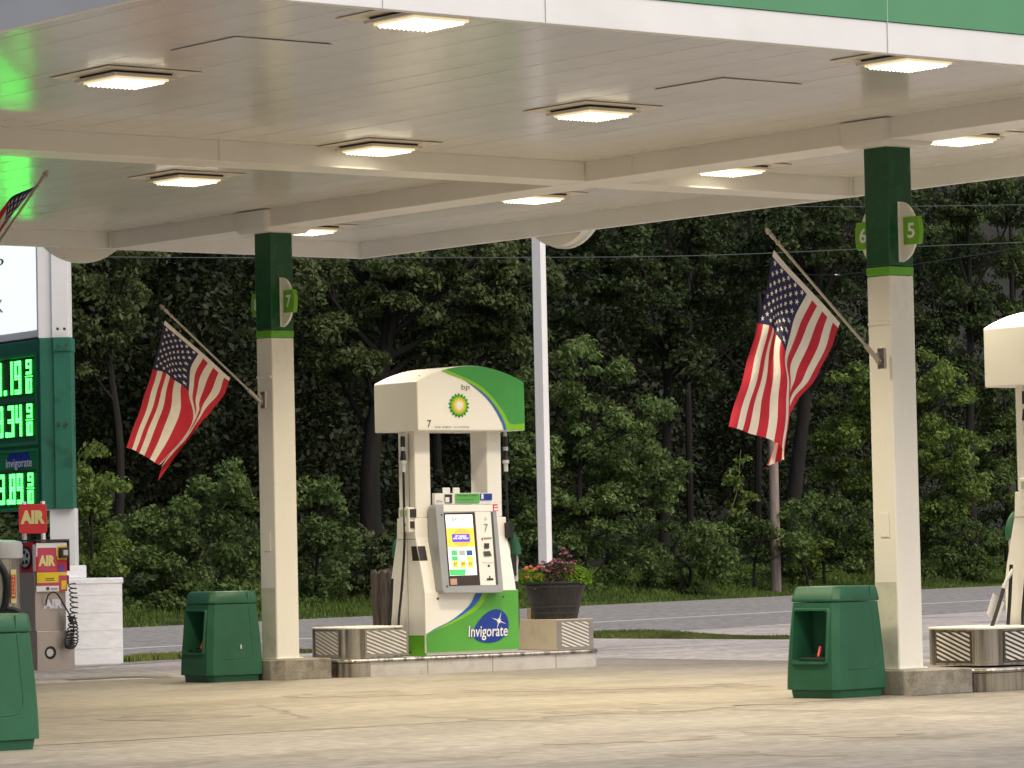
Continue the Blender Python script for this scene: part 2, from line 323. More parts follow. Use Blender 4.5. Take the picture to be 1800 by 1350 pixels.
def blades(name, k, t0, t1, s0, s1, h0, h1, wd, m, clump=.5, hs=None):
    t = rng.uniform(t0, t1, k); s_ = s0+(s1-s0)*rng.random(k)
    base = RP[None]+t[:, None]*RD[None]+s_[:, None]*RN[None]
    base = base+rng.normal(size=(k, 2))*.03
    nz = np.sin(t*2.1+np.sin(s_*3))*np.sin(t*.63+s_*1.7)*clump+1
    h = rng.uniform(h0, h1, k)*np.clip(nz, .35, 2)
    if hs is not None: h = h*hs(s_)
    z = terr((base-RP)@RN); a = rng.uniform(0, 2*np.pi, k)
    dx = np.stack([np.cos(a), np.sin(a)], 1); ln = rng.normal(size=(k, 2))*.35
    p0 = np.concatenate([base-dx*wd/2, z[:, None]], 1); p1 = np.concatenate([base+dx*wd/2, z[:, None]], 1)
    mid = np.concatenate([base+ln*h[:, None]*.3, (z+h*.6)[:, None]], 1); tip = np.concatenate([base+ln*h[:, None], (z+h)[:, None]], 1)
    mw = np.concatenate([dx*wd*.4, np.zeros((k, 1))], 1)
    V = np.stack([p0, p1, mid+mw, tip, mid-mw], 1).reshape(-1, 3)
    me = bpy.data.meshes.new(name); me.vertices.add(5*k); me.vertices.foreach_set('co', V.astype('f').ravel())
    me.loops.add(5*k); me.loops.foreach_set('vertex_index', np.arange(5*k, dtype='i'))
    me.polygons.add(k); me.polygons.foreach_set('loop_start', np.arange(0, 5*k, 5, dtype='i')); me.polygons.foreach_set('loop_total', np.full(k, 5, 'i'))
    me.materials.append(m); me.update(calc_edges=True); me.validate(); return link(name, me)
S(blades('verge_grass', 110000, -16, 50, -.35, 6.5, .08, .24, .02, M['grass'], hs=lambda q: .35+.65*np.clip(q/2.5, 0, 1)), 'long green grass along the far side of the road', 'grass', kind='stuff')
g1, g2 = aZ(1060, 1121), aZ(1385, 1124)
def strip_grass(a, b_, wid, k, name, lab):
    if ((a[:2]-RP)@RD) > ((b_[:2]-RP)@RD): a, b_ = b_, a
    o = blades(name, k, ((a[:2]-RP)@RD), ((b_[:2]-RP)@RD), 0, 1, .03, .09, .03, M['lawn'])
    me = o.data; co = np.empty(len(me.vertices)*3, 'f'); me.vertices.foreach_get('co', co); co = co.reshape(-1, 3)
    q = co[:, :2]-RP; t = q@RD; s_ = q@RN; t0, t1 = ((a[:2]-RP)@RD), ((b_[:2]-RP)@RD)
    f = (t-t0)/(t1-t0); sc0 = ((a[:2]-RP)@RN)*(1-f)+((b_[:2]-RP)@RN)*f
    s2 = sc0+(s_-.5)*wid*(.6+.4*np.sin(t*1.7)); xy = RP[None]+t[:, None]*RD[None]+s2[:, None]*RN[None]
    co[:, :2] = xy; co[:, 2] = np.maximum(co[:, 2]-terr(s_)*.999, .0); me.vertices.foreach_set('co', co.ravel()); me.update()
    return S(o, lab, 'grass', kind='stuff')
strip_grass(g1, g2, 1.6, 9000, 'kerb_grass', 'thin strip of short grass between the lot and the road')
strip_grass(aZ(222, 1164), aZ(318, 1158), 1.0, 3500, 'lot_edge_grass', 'short grass tuft strip beside the white masonry sign base')
strip_grass(aZ(520, 1146), aZ(560, 1148), 1.2, 1200, 'post_grass', 'small patch of grass behind the number 7 column')
# ------------------------------------------------------------------ trees
def edgeD(px):
    d = ray(px, 950)[:2]; return float(((RP-CP[:2])@RN)/(d@RN))
def tree(name, label, cat, base, D, blobs, lm, trunk_r=.12, top=None, lsize=.14, dens=400, clus=.42, barkm=None, depth=1.0, group=None, limbs=True):
    D = max(D, edgeD(base[0])+6.5) if cat != 'shrub' else max(edgeD(base[0])+2.8, min(D, edgeD(base[0])+4.0)); top = top if top is None else CP+(np.array(top)-CP)*(D/float((np.array(top)-CP)@FW))
    bx = aD(base[0], base[1], D); s0 = sof(bx); z0 = float(terr(s0)); o = np.array([bx[0], bx[1], z0])
    root = thing(name, label, cat, tuple(o), group=group)
    P, Nn, tips = [], [], []
    for bl in blobs:
        px, py, r = bl[:3]; dd = D+(bl[3] if len(bl) > 3 else rng.uniform(-.8, .8)*depth)
        c = aD(px, py, dd); R = r*dd/FPX
        nc = max(3, int(3.3*(R/clus)**2.1)); pts = []
        for _ in range(nc):
            v = rng.normal(size=3); v /= np.linalg.norm(v); v *= rng.uniform(.35, 1.0)**.5*R; v[2] *= .85; v = v*np.array([1, 1, 1])
            q = c+v+rng.normal(size=3)*.08; q[2] = max(q[2], float(terr(sof(q)))+.12); pts.append(q)
        tips.append((c, pts))
        for q in pts:
            cs = clus*rng.uniform(.6, 1.15); kk = int(dens*cs*cs*rng.uniform(.8, 1.2)*3.0*(.14/lsize))
            v = rng.normal(size=(kk, 3)); v /= np.linalg.norm(v, axis=1, keepdims=True); rad = rng.uniform(.15, 1, (kk, 1))**.6
            v = v*rad*cs; v[:, 2] *= .55; v[:, 2] -= .35*(v[:, 0]**2+v[:, 1]**2)/cs
            P.append(q+v); nn = rng.normal(size=(kk, 3))*.55; nn[:, 2] += .75; nn += v/cs*.6; Nn.append(nn)
    P = np.concatenate(P); Nn = np.concatenate(Nn)
    cr = link('crown', leaves_mesh('crown', P-o, Nn, lsize, lm, droop=.35), root)
    bb = B(o); tp = np.array(top if top is not None else np.mean([c for c, _ in tips], 0)+np.array([0, 0, .5]))
    path = spline([o-np.array([0, 0, .2]), o+(tp-o)*.35+rng.normal(size=3)*.10, o+(tp-o)*.7+rng.normal(size=3)*.12, tp], 5)
    for i in range(len(path)-1): pass
    bb.tube(path, trunk_r, 9, 0, trunk_r*.3)
    if limbs:
        for c, pts in tips:
            hz = np.clip((c[2]-o[2])*.75, 0, (tp[2]-o[2])*.95)/max(tp[2]-o[2], .1)
            a = path[int(hz*(len(path)-1))]
            bb.tube(spline([a, (a+c)/2+np.array([0, 0, -.12]), c], 3), trunk_r*.32, 6, 0, trunk_r*.12)
            for q in pts[::2]: bb.tube([c+(a-c)*.25, (c+q)/2, q], trunk_r*.12+.004, 4, 0, .004)
    tr = bb.build('trunk', barkm or M['bark'], root, smooth=True)
    return root
tree('oak_tree', 'dark leafy tree with drooping boughs beside the price sign post', 'tree', (205, 1060), 88,
     [(165,545,62),(130,490,55),(205,505,48),(190,590,40),(140,610,42),(120,430,50),(230,440,45)], M['lf_gray'], .13, top=aD(212, 400, 88), lsize=.14)
tree('oak_tree', 'very dark tree behind the flag on the number 7 column', 'tree', (330, 1050), 96,
     [(330,470,70),(400,480,60),(280,500,50),(420,560,50),(250,700,50),(200,760,60),(360,410,70),(270,430,60),(320,760,45)], M['lf_dark'], .15, top=aD(335, 380, 96), lsize=.15, dens=260)
tree('maple_tree', 'big grey green tree rising above the number 7 pump', 'tree', (655, 1020), 92,
     [(560,585,55),(620,575,50),(700,500,75),(780,555,78),(860,520,75),(905,600,48),(560,490,60),(640,640,42),(810,640,46),(630,470,70),(750,450,60),(850,440,70),(930,480,60),(590,650,30),(720,610,45)], M['lf_gray'], .30, top=aD(690, 420, 92), lsize=.14)
tree('maple_tree', 'young mid green maple standing right of the white pole', 'tree', (1032, 1010), 84,
     [(1012,635,42),(1085,640,22),(965,700,50),(1050,735,62),(1125,722,42),(1160,715,18),(930,790,55),(1020,815,72),(1115,815,60),(1180,825,30),(960,885,58),(1060,890,66),(1140,885,40),(930,955,42),(1000,965,50),(1075,965,40)], M['lf_maple'], .09, top=aD(1022, 600, 84), lsize=.12, clus=.36)
tree('oak_tree', 'dark tree with high crown between the white pole and the right flag', 'tree', (1165, 1000), 100,
     [(1040,470,70),(1130,490,85),(1230,470,80),(1000,560,45),(1160,580,60),(1270,560,55),(1310,470,60),(1090,400,60),(1220,390,60),(1210,650,50)], M['lf_dark'], .17, top=aD(1175, 400, 100), lsize=.15, dens=270)
tree('oak_tree', 'dark tree with leaning trunk behind the right flag pole', 'tree', (1375, 1000), 97,
     [(1400,430,75),(1485,400,70),(1455,520,55),(1480,590,45),(1350,400,60),(1430,350,50),(1560,350,60)], M['lf_dark'], .24, top=aD(1450, 380, 97), lsize=.15, dens=280)
tree('ash_tree', 'bright yellow green tree behind the number 5 column', 'tree', (1590, 1000), 86,
     [(1500,675,48),(1485,760,55),(1555,700,60),(1650,700,62),(1685,785,55),(1625,640,42),(1705,850,36),(1530,855,60),(1470,830,36),(1650,870,60),(1600,780,60)], M['lf_bri'], .11, top=aD(1600, 640, 86), lsize=.12, clus=.38)
tree('ash_tree', 'light green treetop under the far right canopy edge', 'tree', (1790, 1000), 93,
     [(1680,405,46),(1785,450,55),(1740,345,50),(1655,500,36),(1780,540,48),(1730,520,30),(1800,620,50),(1620,430,30)], M['lf_mid'], .14, top=aD(1775, 330, 93), lsize=.13)
tree('oak_tree', 'shaded dark tree between the number 5 column and the right pump', 'tree', (1715, 1000), 101,
     [(1700,600,60),(1640,570,50),(1740,660,50),(1660,340,70),(1590,450,60),(1720,450,60),(1790,350,60),(1700,540,50)], M['lf_dark'], .16, top=aD(1700, 380, 101), lsize=.15, dens=280)
tree('ash_tree', 'mid green tree just left of the right pump head', 'tree', (1770, 1010), 88,
     [(1755,700,50),(1765,780,60),(1745,850,50),(1795,880,50),(1700,930,36),(1810,760,50)], M['lf_mid'], .09, top=aD(1765, 700, 88), lsize=.12)
def shrub(label, base, D, blobs, lm, **k):
    return tree('shrub', label, 'shrub', base, D, blobs, M[lm], trunk_r=.05, clus=k.pop('clus', .34), group='shrubs along the edge of the wood', **k)
shrub('tall bright shrub right beside the price sign post', (165, 1060), 79, [(150,805,30),(165,850,42),(150,905,50),(185,950,45),(165,1000,48),(150,1050,36)], 'lf_bri', lsize=.11)
shrub('wide mixed green shrub above the left squeegee bin', (320, 1070), 78, [(300,905,55),(250,960,55),(340,960,60),(280,1020,55),(400,905,50),(430,960,50),(385,850,40),(420,1025,46),(350,1040,45),(235,1030,36),(425,840,26)], 'lf_mid', lsize=.11)
shrub('shrub with bare grey twigs right of the number 7 column', (560, 1060), 79, [(560,905,50),(540,960,55),(600,945,36),(560,1020,45),(535,870,32),(580,850,24),(540,1050,30)], 'lf_mid', lsize=.11)
shrub('dark round leaved hedge left of the number 7 pump', (640, 1060), 80, [(640,955,36),(665,1000,46),(610,1015,46),(640,1045,36),(690,950,36),(690,1040,40)], 'lf_gray', lsize=.13, clus=.3)
shrub('low green shrub under the young maple', (1200, 1020), 84, [(1180,955,42),(1130,980,42),(1230,950,42),(1260,985,36),(1190,1000,36)], 'lf_mid', lsize=.11)
shrub('leafy hedge on both sides of the wooden utility pole', (1330, 1010), 92, [(1300,940,36),(1345,945,38),(1400,920,40),(1250,930,30),(1390,960,36)], 'lf_mid', lsize=.12)
shrub('bushy green shrub above the right squeegee bin', (1450, 1020), 84, [(1430,905,48),(1500,925,50),(1420,970,42),(1480,985,46),(1530,960,46),(1400,1000,28)], 'lf_mid', lsize=.11)
shrub('small pale sapling in the grass beside the utility pole', (1420, 1020), 82, [(1415,985,24),(1430,955,16),(1405,1010,20)], 'lf_bri', lsize=.11)
shrub('green shrub between the number 5 column and the right pump', (1700, 1010), 86, [(1650,945,50),(1720,950,50),(1775,985,46),(1650,1000,38),(1700,1005,40),(1640,905,40)], 'lf_mid', lsize=.11)
shrub('low round bush in the roadside grass right of the flower barrel', (1190, 1035), 80, [(1180,1030,32),(1225,1040,26),(1140,1040,22)], 'lf_mid', lsize=.1)
# sapling wrapped in vine
tree('vine_sapling', 'thin leaning sapling with a leafy vine top left of the utility pole', 'sapling', (1252, 1020), 82,
     [(1298,810,14),(1296,845,20),(1302,880,20),(1290,915,14),(1278,940,9)], M['lf_bri'], .028, top=aD(1302, 790, 82), lsize=.12, clus=.2, limbs=False, depth=.15,
     barkm=mat('vine_stem', (.20, .19, .06), .8))
# the wood behind
def mass(k, t0, t1, s0, s1, z0, z1, size, nblob, rb):
    C = np.stack([rng.uniform(t0, t1, nblob), rng.uniform(s0, s1, nblob), rng.uniform(z0, z1, nblob)], 1)
    i = rng.integers(0, nblob, k); v = rng.normal(size=(k, 3)); v /= np.linalg.norm(v, axis=1, keepdims=True)
    v *= rng.uniform(.4, 1, (k, 1))*rb*rng.uniform(.6, 1.2, nblob)[i][:, None]; v[:, 2] *= .6; q = C[i]+v
    xy = RP[None]+q[:, :1]*RD[None]+q[:, 1:2]*RN[None]
    z = q[:, 2]+terr(q[:, 1]); return np.concatenate([xy, z[:, None]], 1), v/rb
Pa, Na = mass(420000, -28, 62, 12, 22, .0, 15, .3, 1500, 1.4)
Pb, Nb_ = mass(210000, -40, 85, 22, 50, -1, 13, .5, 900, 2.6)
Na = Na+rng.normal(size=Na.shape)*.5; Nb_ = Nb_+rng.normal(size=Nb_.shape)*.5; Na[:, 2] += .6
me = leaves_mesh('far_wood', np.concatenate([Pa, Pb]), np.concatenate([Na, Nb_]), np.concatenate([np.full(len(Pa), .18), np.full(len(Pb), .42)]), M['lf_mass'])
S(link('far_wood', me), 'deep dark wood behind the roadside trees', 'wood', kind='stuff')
Pc, Nc = mass(60000, -20, 55, 6.3, 12, .0, 1.0, .2, 450, .6)
S(link('undergrowth', leaves_mesh('undergrowth', Pc, Nc+rng.normal(size=Nc.shape)*.6+np.array([0, 0, .5]), .15, M['lf_dark'])), 'low dark undergrowth at the foot of the wood', 'undergrowth', kind='stuff')
Pd, Nd = mass(26000, -16, 50, 1.6, 6.5, .02, .22, .1, 420, .35)
S(link('roadside_weeds', leaves_mesh('roadside_weeds', Pd, Nd+rng.normal(size=Nd.shape)*.6+np.array([0, 0, .5]), .1, M['weed'])), 'leafy weeds growing through the long verge grass', 'weeds', kind='stuff')
labs = ['slim dark bare trunk below the left flag', 'dark trunk between the left shrub and the number 7 column', 'thin dark trunk just right of the number 7 column', 'dark trunk seen through the pump window', 'thin trunk in the dark gap right of the young maple', 'dark trunk left of the sapling with the vine', 'thin dark trunk left of the number 5 column', 'thin dark trunk right of the number 5 column']
for lab, (px, D, r, lean) in zip(labs, [(215,104,.12,-8),(440,108,.15,10),(600,106,.10,20),(775,105,.14,-10),(1215,108,.11,14),(1330,106,.12,-12),(1470,110,.13,8),(1675,108,.12,-16)]):
    D = max(D, edgeD(px)+15); p = aD(px, 1000, D); z = float(terr(sof(p))); o = np.array([p[0], p[1], z]); t = aD(px+lean, 380, D)
    bb = B(o); pt = spline([o-[0, 0, .3], o+(t-o)*.4+rng.normal(size=3)*.15, o+(t-o)*.75+rng.normal(size=3)*.2, t], 5); bb.tube(pt, r, 8, 0, r*.5)
    for k in range(5):
        a = pt[6+k]; v = np.append(RT[:2]*random.choice([-1, 1])*random.uniform(.8, 1.8), random.uniform(.3, 1.2)); bb.tube(spline([a, a+v*.5-[0, 0, .15], a+v], 3), r*.3, 5, 0, .01)
    if lab in ('dark trunk between the left shrub and the number 7 column', 'thin dark trunk left of the number 5 column', 'thin dark trunk right of the number 5 column', 'thin dark trunk just right of the number 7 column'): continue
    r_ = thing('bare_tree', lab, 'tree', tuple(o), group='dark trunks in the wood'); bb.build('trunk', M['bark'], r_, smooth=True)
# utility pole, wires, white pole -------------------------------------------
up_b = aD(1364, 1022, edgeD(1364)+2.0); up_b[2] = float(terr(sof(up_b)))
bb = B(); bb.tube([(0, 0, -.3), (0.02, .01, 3), (-.02, 0, 6.4)], .135, 12, 0, .115)
r_ = thing('utility_pole', 'weathered wooden utility pole standing in the grass across the road', 'pole', tuple(up_b)); bb.build('shaft', M['wood'], r_, smooth=True)
def wire(pts, rad, label, name='overhead_wire'):
    P = spline(pts, 10); bb = B(P[0]); bb.tube(P, rad, 5); o = bb.build(name, mat('wire_metal', (.06, .07, .065), .6), smooth=True); o.location = P[0]; return S(o, label, 'wire', 'overhead wires along the road')
wire([aD(-300, 444, 78), aD(200, 452, 80), aD(700, 453, 83), aD(1200, 450, 87), aD(1620, 433, 91), aD(2000, 418, 95)], .011, 'long thin wire crossing the wood just below the canopy edge')
wire([aD(1000, 352, 88), aD(1400, 363, 90), aD(1800, 360, 93), aD(2100, 352, 96)], .010, 'upper wire just under the right end of the canopy')
wire([aD(1360, 480, 96), aD(1472, 483, 88), aD(1620, 463, 78), aD(1800, 434, 68), aD(2000, 396, 60)], .009, 'slanting wire with a pale splice left of the number 5 column')
bb = B(); c = aD(1472, 483, 88); bb.tube([c-RT*.06, c-RT*.03, c+RT*.03, c+RT*.06], .014, 8); S(bb.build('wire_splice', M['wht']), 'small pale splice on the slanting wire', 'wire splice')
wp = aD(959, 1000, 48); bb = B(); bb.box((-.066, -.066, 0), (.066, .066, 8)); bb.box((-.13, -.13, 0), (.13, .13, .02))
r_ = thing('lamp_post', 'tall square white post rising behind the flower barrel', 'post', (wp[0], wp[1], 0), math.radians(20)); bb.build('shaft', M['white'], r_, bev=.008)
B().box((-.9, -.25, 8), (.25, .25, 8.14)).build('lamp_head', M['lgrey'], r_, bev=.02)
# ------------------------------------------------------------------ canopy
X0, X1, Y0, Y1, ZE, ZS = 12.07, 25.0, 18.5, 34.5, 4.57, 4.75
cn = thing('canopy', 'large flat white station canopy with a green topped fascia', 'canopy', (18.5, 26.5, 0))
co_ = (18.5, 26.5, 0)
b = B(co_); x = X0+.05; wv = .405; i = 0
ys = np.linspace(Y0+.05, Y1-.05, 120)
while x < X1-.06:
    x1 = min(x+wv, X1-.05); tilt = rng.uniform(-.0006, .0006); cols = []
    xs = [x+.001, x+.004, (x+x1)/2, x1-.004, x1-.001]
    wob = rng.normal(size=len(ys))*.00025+np.sin(ys*.9+i*1.3)*.0007
    vs = []; zz = [.008, 0, -.0006, 0, .008]
    for yi, y in enumerate(ys):
        for q, xx in enumerate(xs): vs.append((xx, y, ZS+zz[q]+wob[yi]*(1 if 0 < q < 4 else .5)+tilt*(q-2)))
    fs = [(yi*5+q, (yi+1)*5+q, (yi+1)*5+q+1, yi*5+q+1) for yi in range(len(ys)-1) for q in range(4)]
    b.add(vs, fs); x = x1; i += 1
so_ = b.build('soffit', M['soffit'], cn, smooth=False, recalc=False)
B(co_).box((X0+.03, Y0+.03, ZS+.012), (X1-.03, Y1-.03, ZS+.6)).build('deck', M['groove'], cn)
# beams
BX, BY = 21.87, 26.62
b = B(co_); b.box((BX-.23, Y0+.08, ZE), (BX+.23, Y1-.08, ZS+.004)); b.box((BX-.25, BY-.9, ZE-.003), (BX+.25, BY-.88, ZS))
b.build('beam', M['beam'], cn, bev=.006)
b = B(co_); b.box((X0+.08, BY-.225, ZE+.003), (BX-.232, BY+.225, ZS+.003)); b.box((BX+.232, BY-.225, ZE+.003), (X1-.08, BY+.225, ZS+.003))
b.box((BX-4.2, BY-.235, ZE), (BX-4.0, BY+.235, ZS+.001)); b.build('beam', M['beam'], cn, bev=.006)
# fascia: white band below, green band above, returned lip inside
b = B(co_); g = B(co_)
def fside(p, q, nin):
    p = np.array([*p, 0.]); q = np.array([*q, 0.]); n_ = np.array([*nin, 0.])*.07
    def bx(bb, z0, z1, m=0, e=0.):
        o_ = -n_/.07*e; bb.hull([p+o_+[0, 0, z0], q+o_+[0, 0, z0], q+n_+[0, 0, z0], p+n_+[0, 0, z0]], [p+o_+[0, 0, z1], q+o_+[0, 0, z1], q+n_+[0, 0, z1], p+n_+[0, 0, z1]], m)
    bx(b, ZE, ZE+.215); bx(g, ZE+.218, ZE+1.05, 0, .01)
fside((X0, Y0), (X1, Y0), (0, 1)); fside((X0, Y1), (X1, Y1), (0, -1))
fside((X0, Y0+.072), (X0, Y1-.072), (1, 0)); fside((X1, Y0+.072), (X1, Y1-.072), (-1, 0))
b.build('fascia_band', M['white'], cn, bev=.004); g.build('fascia_panel', M['fgreen'], cn)
B(co_).box((X0+.3, Y0+.3, ZE+.9), (X1-.3, Y1-.3, ZE+.98)).build('roof_deck', M['lgrey'], cn)
for xx in (13.6, 14.87, 17.84, 20.8):
    b = B(co_); b.box((xx, Y0-.0115, ZE+.004), (xx+.0025, Y0-.0005, ZE+1.0)); b.build('fascia_joint', M['white'], cn)
# corner patches where beams meet the lip
for q_ in (((BX-.26, Y1-.10, ZE+.004), (BX+.26, Y1-.075, ZS+.05)), ((X1-.10, BY-.26, ZE+.004), (X1-.075, BY+.26, ZS+.05))): B(co_).box(*q_).build('lip_bracket', M['beam'], cn, bev=.004)
for cx, cy, ax in ((21.39, Y1+.02, (0, 1, 0)), (X1+.02, 30.99, (1, 0, 0))):
    b = B(co_); b.cyl((cx, cy, 5.14), .69, .13, 64, 0, ax); b.cyl(np.array((cx, cy, 5.14))+np.array(ax)*.10, .715, .04, 64, 1, ax)
    b.build('disc_sign', [M['beam'], M['white']], cn, smooth=True)
# blank cover plates
for px, py in ((420, 78), (1262, 148)):
    c = aZ(px, py, 4.76); c[0] += .1; b = B(co_)
    b.box((c[0]-.40, c[1]-.40, ZS-.009), (c[0]+.40, c[1]+.40, ZS-.005)); b.box((c[0]-.39, c[1]-.39, ZS-.0048), (c[0]+.39, c[1]+.39, ZS+.01), 1); b.build('cover_plate', [M['soffit'], M['groove']], cn)
# lamps
LX = [14.717, 19.105, 23.16]; LY = {-1: 32.927, 0: 29.072, 1: 26.102, 2: 23.166, 3: 19.598}
lampL = {(2,0,221,140): 'lit square lamp nearest the green glow at far left', (3,0,741,38): 'lit square lamp hugging the white fascia at top centre', (0,1,329,316): 'lit square lamp above and left of the number 7 column',
 (1,1,668,263): 'lit square lamp above the pump between blank plate and beam', (2,1,1040,200): 'lit square lamp in the middle of the ceiling left of the blank plate', (3,1,1596,112): 'lit square lamp right above the number 5 column by the fascia',
 (-1,2,541,407): 'lit square lamp half hidden by the number 7 column collar', (0,2,935,349): 'lit square lamp just beyond the crossing of the beams', (1,2,1283,300): 'lit square lamp above the right flag', (2,2,1690,245): 'lit square lamp beside the collar of the number 5 column'}
def make_lamp():
    t = thing('ceiling_lamp', '', 'ceiling lamp', (0, 0, 0))
    zt = ZS-4.70
    B().box((-.40, -.40, zt-.009), (.40, .40, zt-.005)).build('adapter_plate', M['trim'], t)
    B().box((-.39, -.39, zt-.0048), (.39, .39, zt+.004)).build('gasket', M['groove'], t)
    b = B(); b.box((-.24, -.24, .0185), (.24, .24, zt-.0095), 1)
    b.rings([[(sx*.265, sy*.265, .002) for sx, sy in ((-1,-1),(1,-1),(1,1),(-1,1))], [(sx*.27, sy*.27, .022) for sx, sy in ((-1,-1),(1,-1),(1,1),(-1,1))]], 0)
    b.build('housing', [M['trim'], M['groove']], t)
    b = B(); b.box((-.222, -.222, -.014), (.222, .222, .0015))
    nn = 11
    for i in range(nn):
        for j in range(nn):
            x = (i-(nn-1)/2)*.038; y = (j-(nn-1)/2)*.038
            b.hull([(x+sx*.013, y+sy*.013, -.013) for sx, sy in ((-1,-1),(1,-1),(1,1),(-1,1))], [(x+sx*.005, y+sy*.005, -.030) for sx, sy in ((-1,-1),(1,-1),(1,1),(-1,1))], 1)
    b.build('lens', [M['lens'], M['dot']], t); return t
lamp0 = make_lamp()
for k, ((j, i, px, py), lab) in enumerate(lampL.items()):
    o = lamp0 if k == 0 else copy_tree(lamp0)
    c = aZ(px, py, 4.70); o.location = (LX[i]*.5+c[0]*.5, LY[j]*.5+c[1]*.5, 4.70); S(o, lab, 'ceiling lamp', 'lit lamps under the canopy')
    al = bpy.data.lights.new('lamp_light', 'AREA'); al.shape = 'SQUARE'; al.size = .42; al.energy = LAMP; al.color = (1, .86, .61); al.spread = math.radians(128)
    lo_ = bpy.data.objects.new('lamp_light', al); COL.objects.link(lo_); lo_.location = (0, 0, -.035); lo_.parent = o
# ------------------------------------------------------------------ columns
def number_sign(col, side, num, zc):
    """half-disc fin standing out from the face, with a bowed green tag"""
    s_ = side; b = B(); prof = [(0, -.25)]+[(.20*math.cos(a), .25*math.sin(a)) for a in np.linspace(-math.pi/2, math.pi/2, 20)]+[(0, .25)]
    prof = prof[1:-1]; y0 = .135
    b.hull([(-.012, s_*(y0+p[0]), zc+p[1]) for p in prof], [(.012, s_*(y0+p[0]), zc+p[1]) for p in prof])
    b.box((-.03, min(s_*y0, s_*(y0+.012)), zc-.25), (.03, max(s_*y0, s_*(y0+.012)), zc+.25))
    f = b.build('number_sign', M['cream'], col, bev=.002)
    b = B(); n = 8; ring = []
    for k in range(n+1): t = k/n; ring.append((.365+.018*math.sin(math.pi*t), -.115+.23*t))
    ring += [(.195, .112), (.195, -.112)]
    b.hull([(-.024, s_*y, zc+z) for y, z in ring], [(.024, s_*y, zc+z) for y, z in ring])
    for sx in (-1, 1):
        if s_ < 0: o_ = (sx*.026, -.245 if sx < 0 else -.33, zc-.062); u = (0, -.085 if sx < 0 else .085, 0)
        else: o_ = (sx*.026, .33 if sx < 0 else .245, zc-.062); u = (0, -.085 if sx < 0 else .085, 0)
        put_text(b, num, o_, u, (0, 0, .125), 1, .02)
    b.build('number_tag', [M['taggreen'], M['wht']], f, recalc=False)
def column(loc, label, n1, n2, plate=True):
    t = thing('support_column', label, 'column', loc, group='canopy support columns'); h = .137; z0 = .21
    B().box((-h, -h, z0), (h, h, 3.46)).build('shaft', M['cream'], t, bev=.012)
    b = B(); b.box((-h-.004, -h-.004, 3.463), (h+.004, h+.004, 3.535)); b.build('light_band', M['ltgreen'], t, bev=.012)
    b = B(); b.box((-h-.002, -h-.002, 3.537), (h+.002, h+.002, ZE-.01)); b.build('upper_wrap', M['dkgreen'], t, bev=.012)
    B().box((-h-.025, -h-.025, z0-.0), (h+.025, h+.025, z0+.015)).build('base_plate', M['cream'], t, bev=.004)
    b = B(); q = rrect(-.285, .285, -.285, .285, .05); q2 = rrect(-.255, .255, -.255, .255, .05)
    b.rings([[(x, y, ZE-.045) for x, y in q2], [(x, y, ZE-.01) for x, y in q], [(x*1.04, y*1.04, ZS-.01) for x, y in q]]); b.build('collar', M['collar'], t, smooth=True)
    if plate:
        b = B(); b.box((-h-.012, -.06, 1.30), (-h-.001, .045, 1.50)); b.build('access_cover', M['cream'], t, bev=.004)
        b = B(); b.box((-h-.02, -h+.01, 3.055), (-h-.001, .12, 3.075)); b.build('strap', M['cream'], t, bev=.003)
    B().box((-h-.0035, -h+.012, z0+.02), (-h-.0005, h-.012, .93)).build('worn_patch', M['worn'], t)
    zc = 3.80
    if n1: number_sign(t, -1, n1, zc+.02); number_sign(t, 1, n2, zc+.02)
    return t
def base_block(loc, label):
    b = B(); q = [(-.30+.11, -.35), (.38, -.35), (.38, .35), (-.30+.11, .35), (-.30, .24), (-.30, -.24)]
    b.rings([[(x, y, 0) for x, y in q], [(x, y, .2) for x, y in q], [(x*.985, y*.985, .21) for x, y in q]])
    o = b.build('concrete_block', M['block'], bev=.012); o.location = loc; return S(o, label, 'concrete block', 'concrete blocks under the columns')
C7 = (21.868, 31.70, 0); C5 = (21.868, 22.712, 0)
column(C7, 'cream and green column marked 7 left of the pump', '7', '8')
column(C5, 'cream and green column marked 5 near the right edge', '5', '6')
column((14.75, 26.62, 0), 'column outside the left edge that carries the top left flag', None, None, False)
base_block((C7[0], C7[1], 0), 'weathered concrete block under the number 7 column')
base_block((C5[0]+.06, C5[1]-.05, 0), 'stained concrete block under the number 5 column')
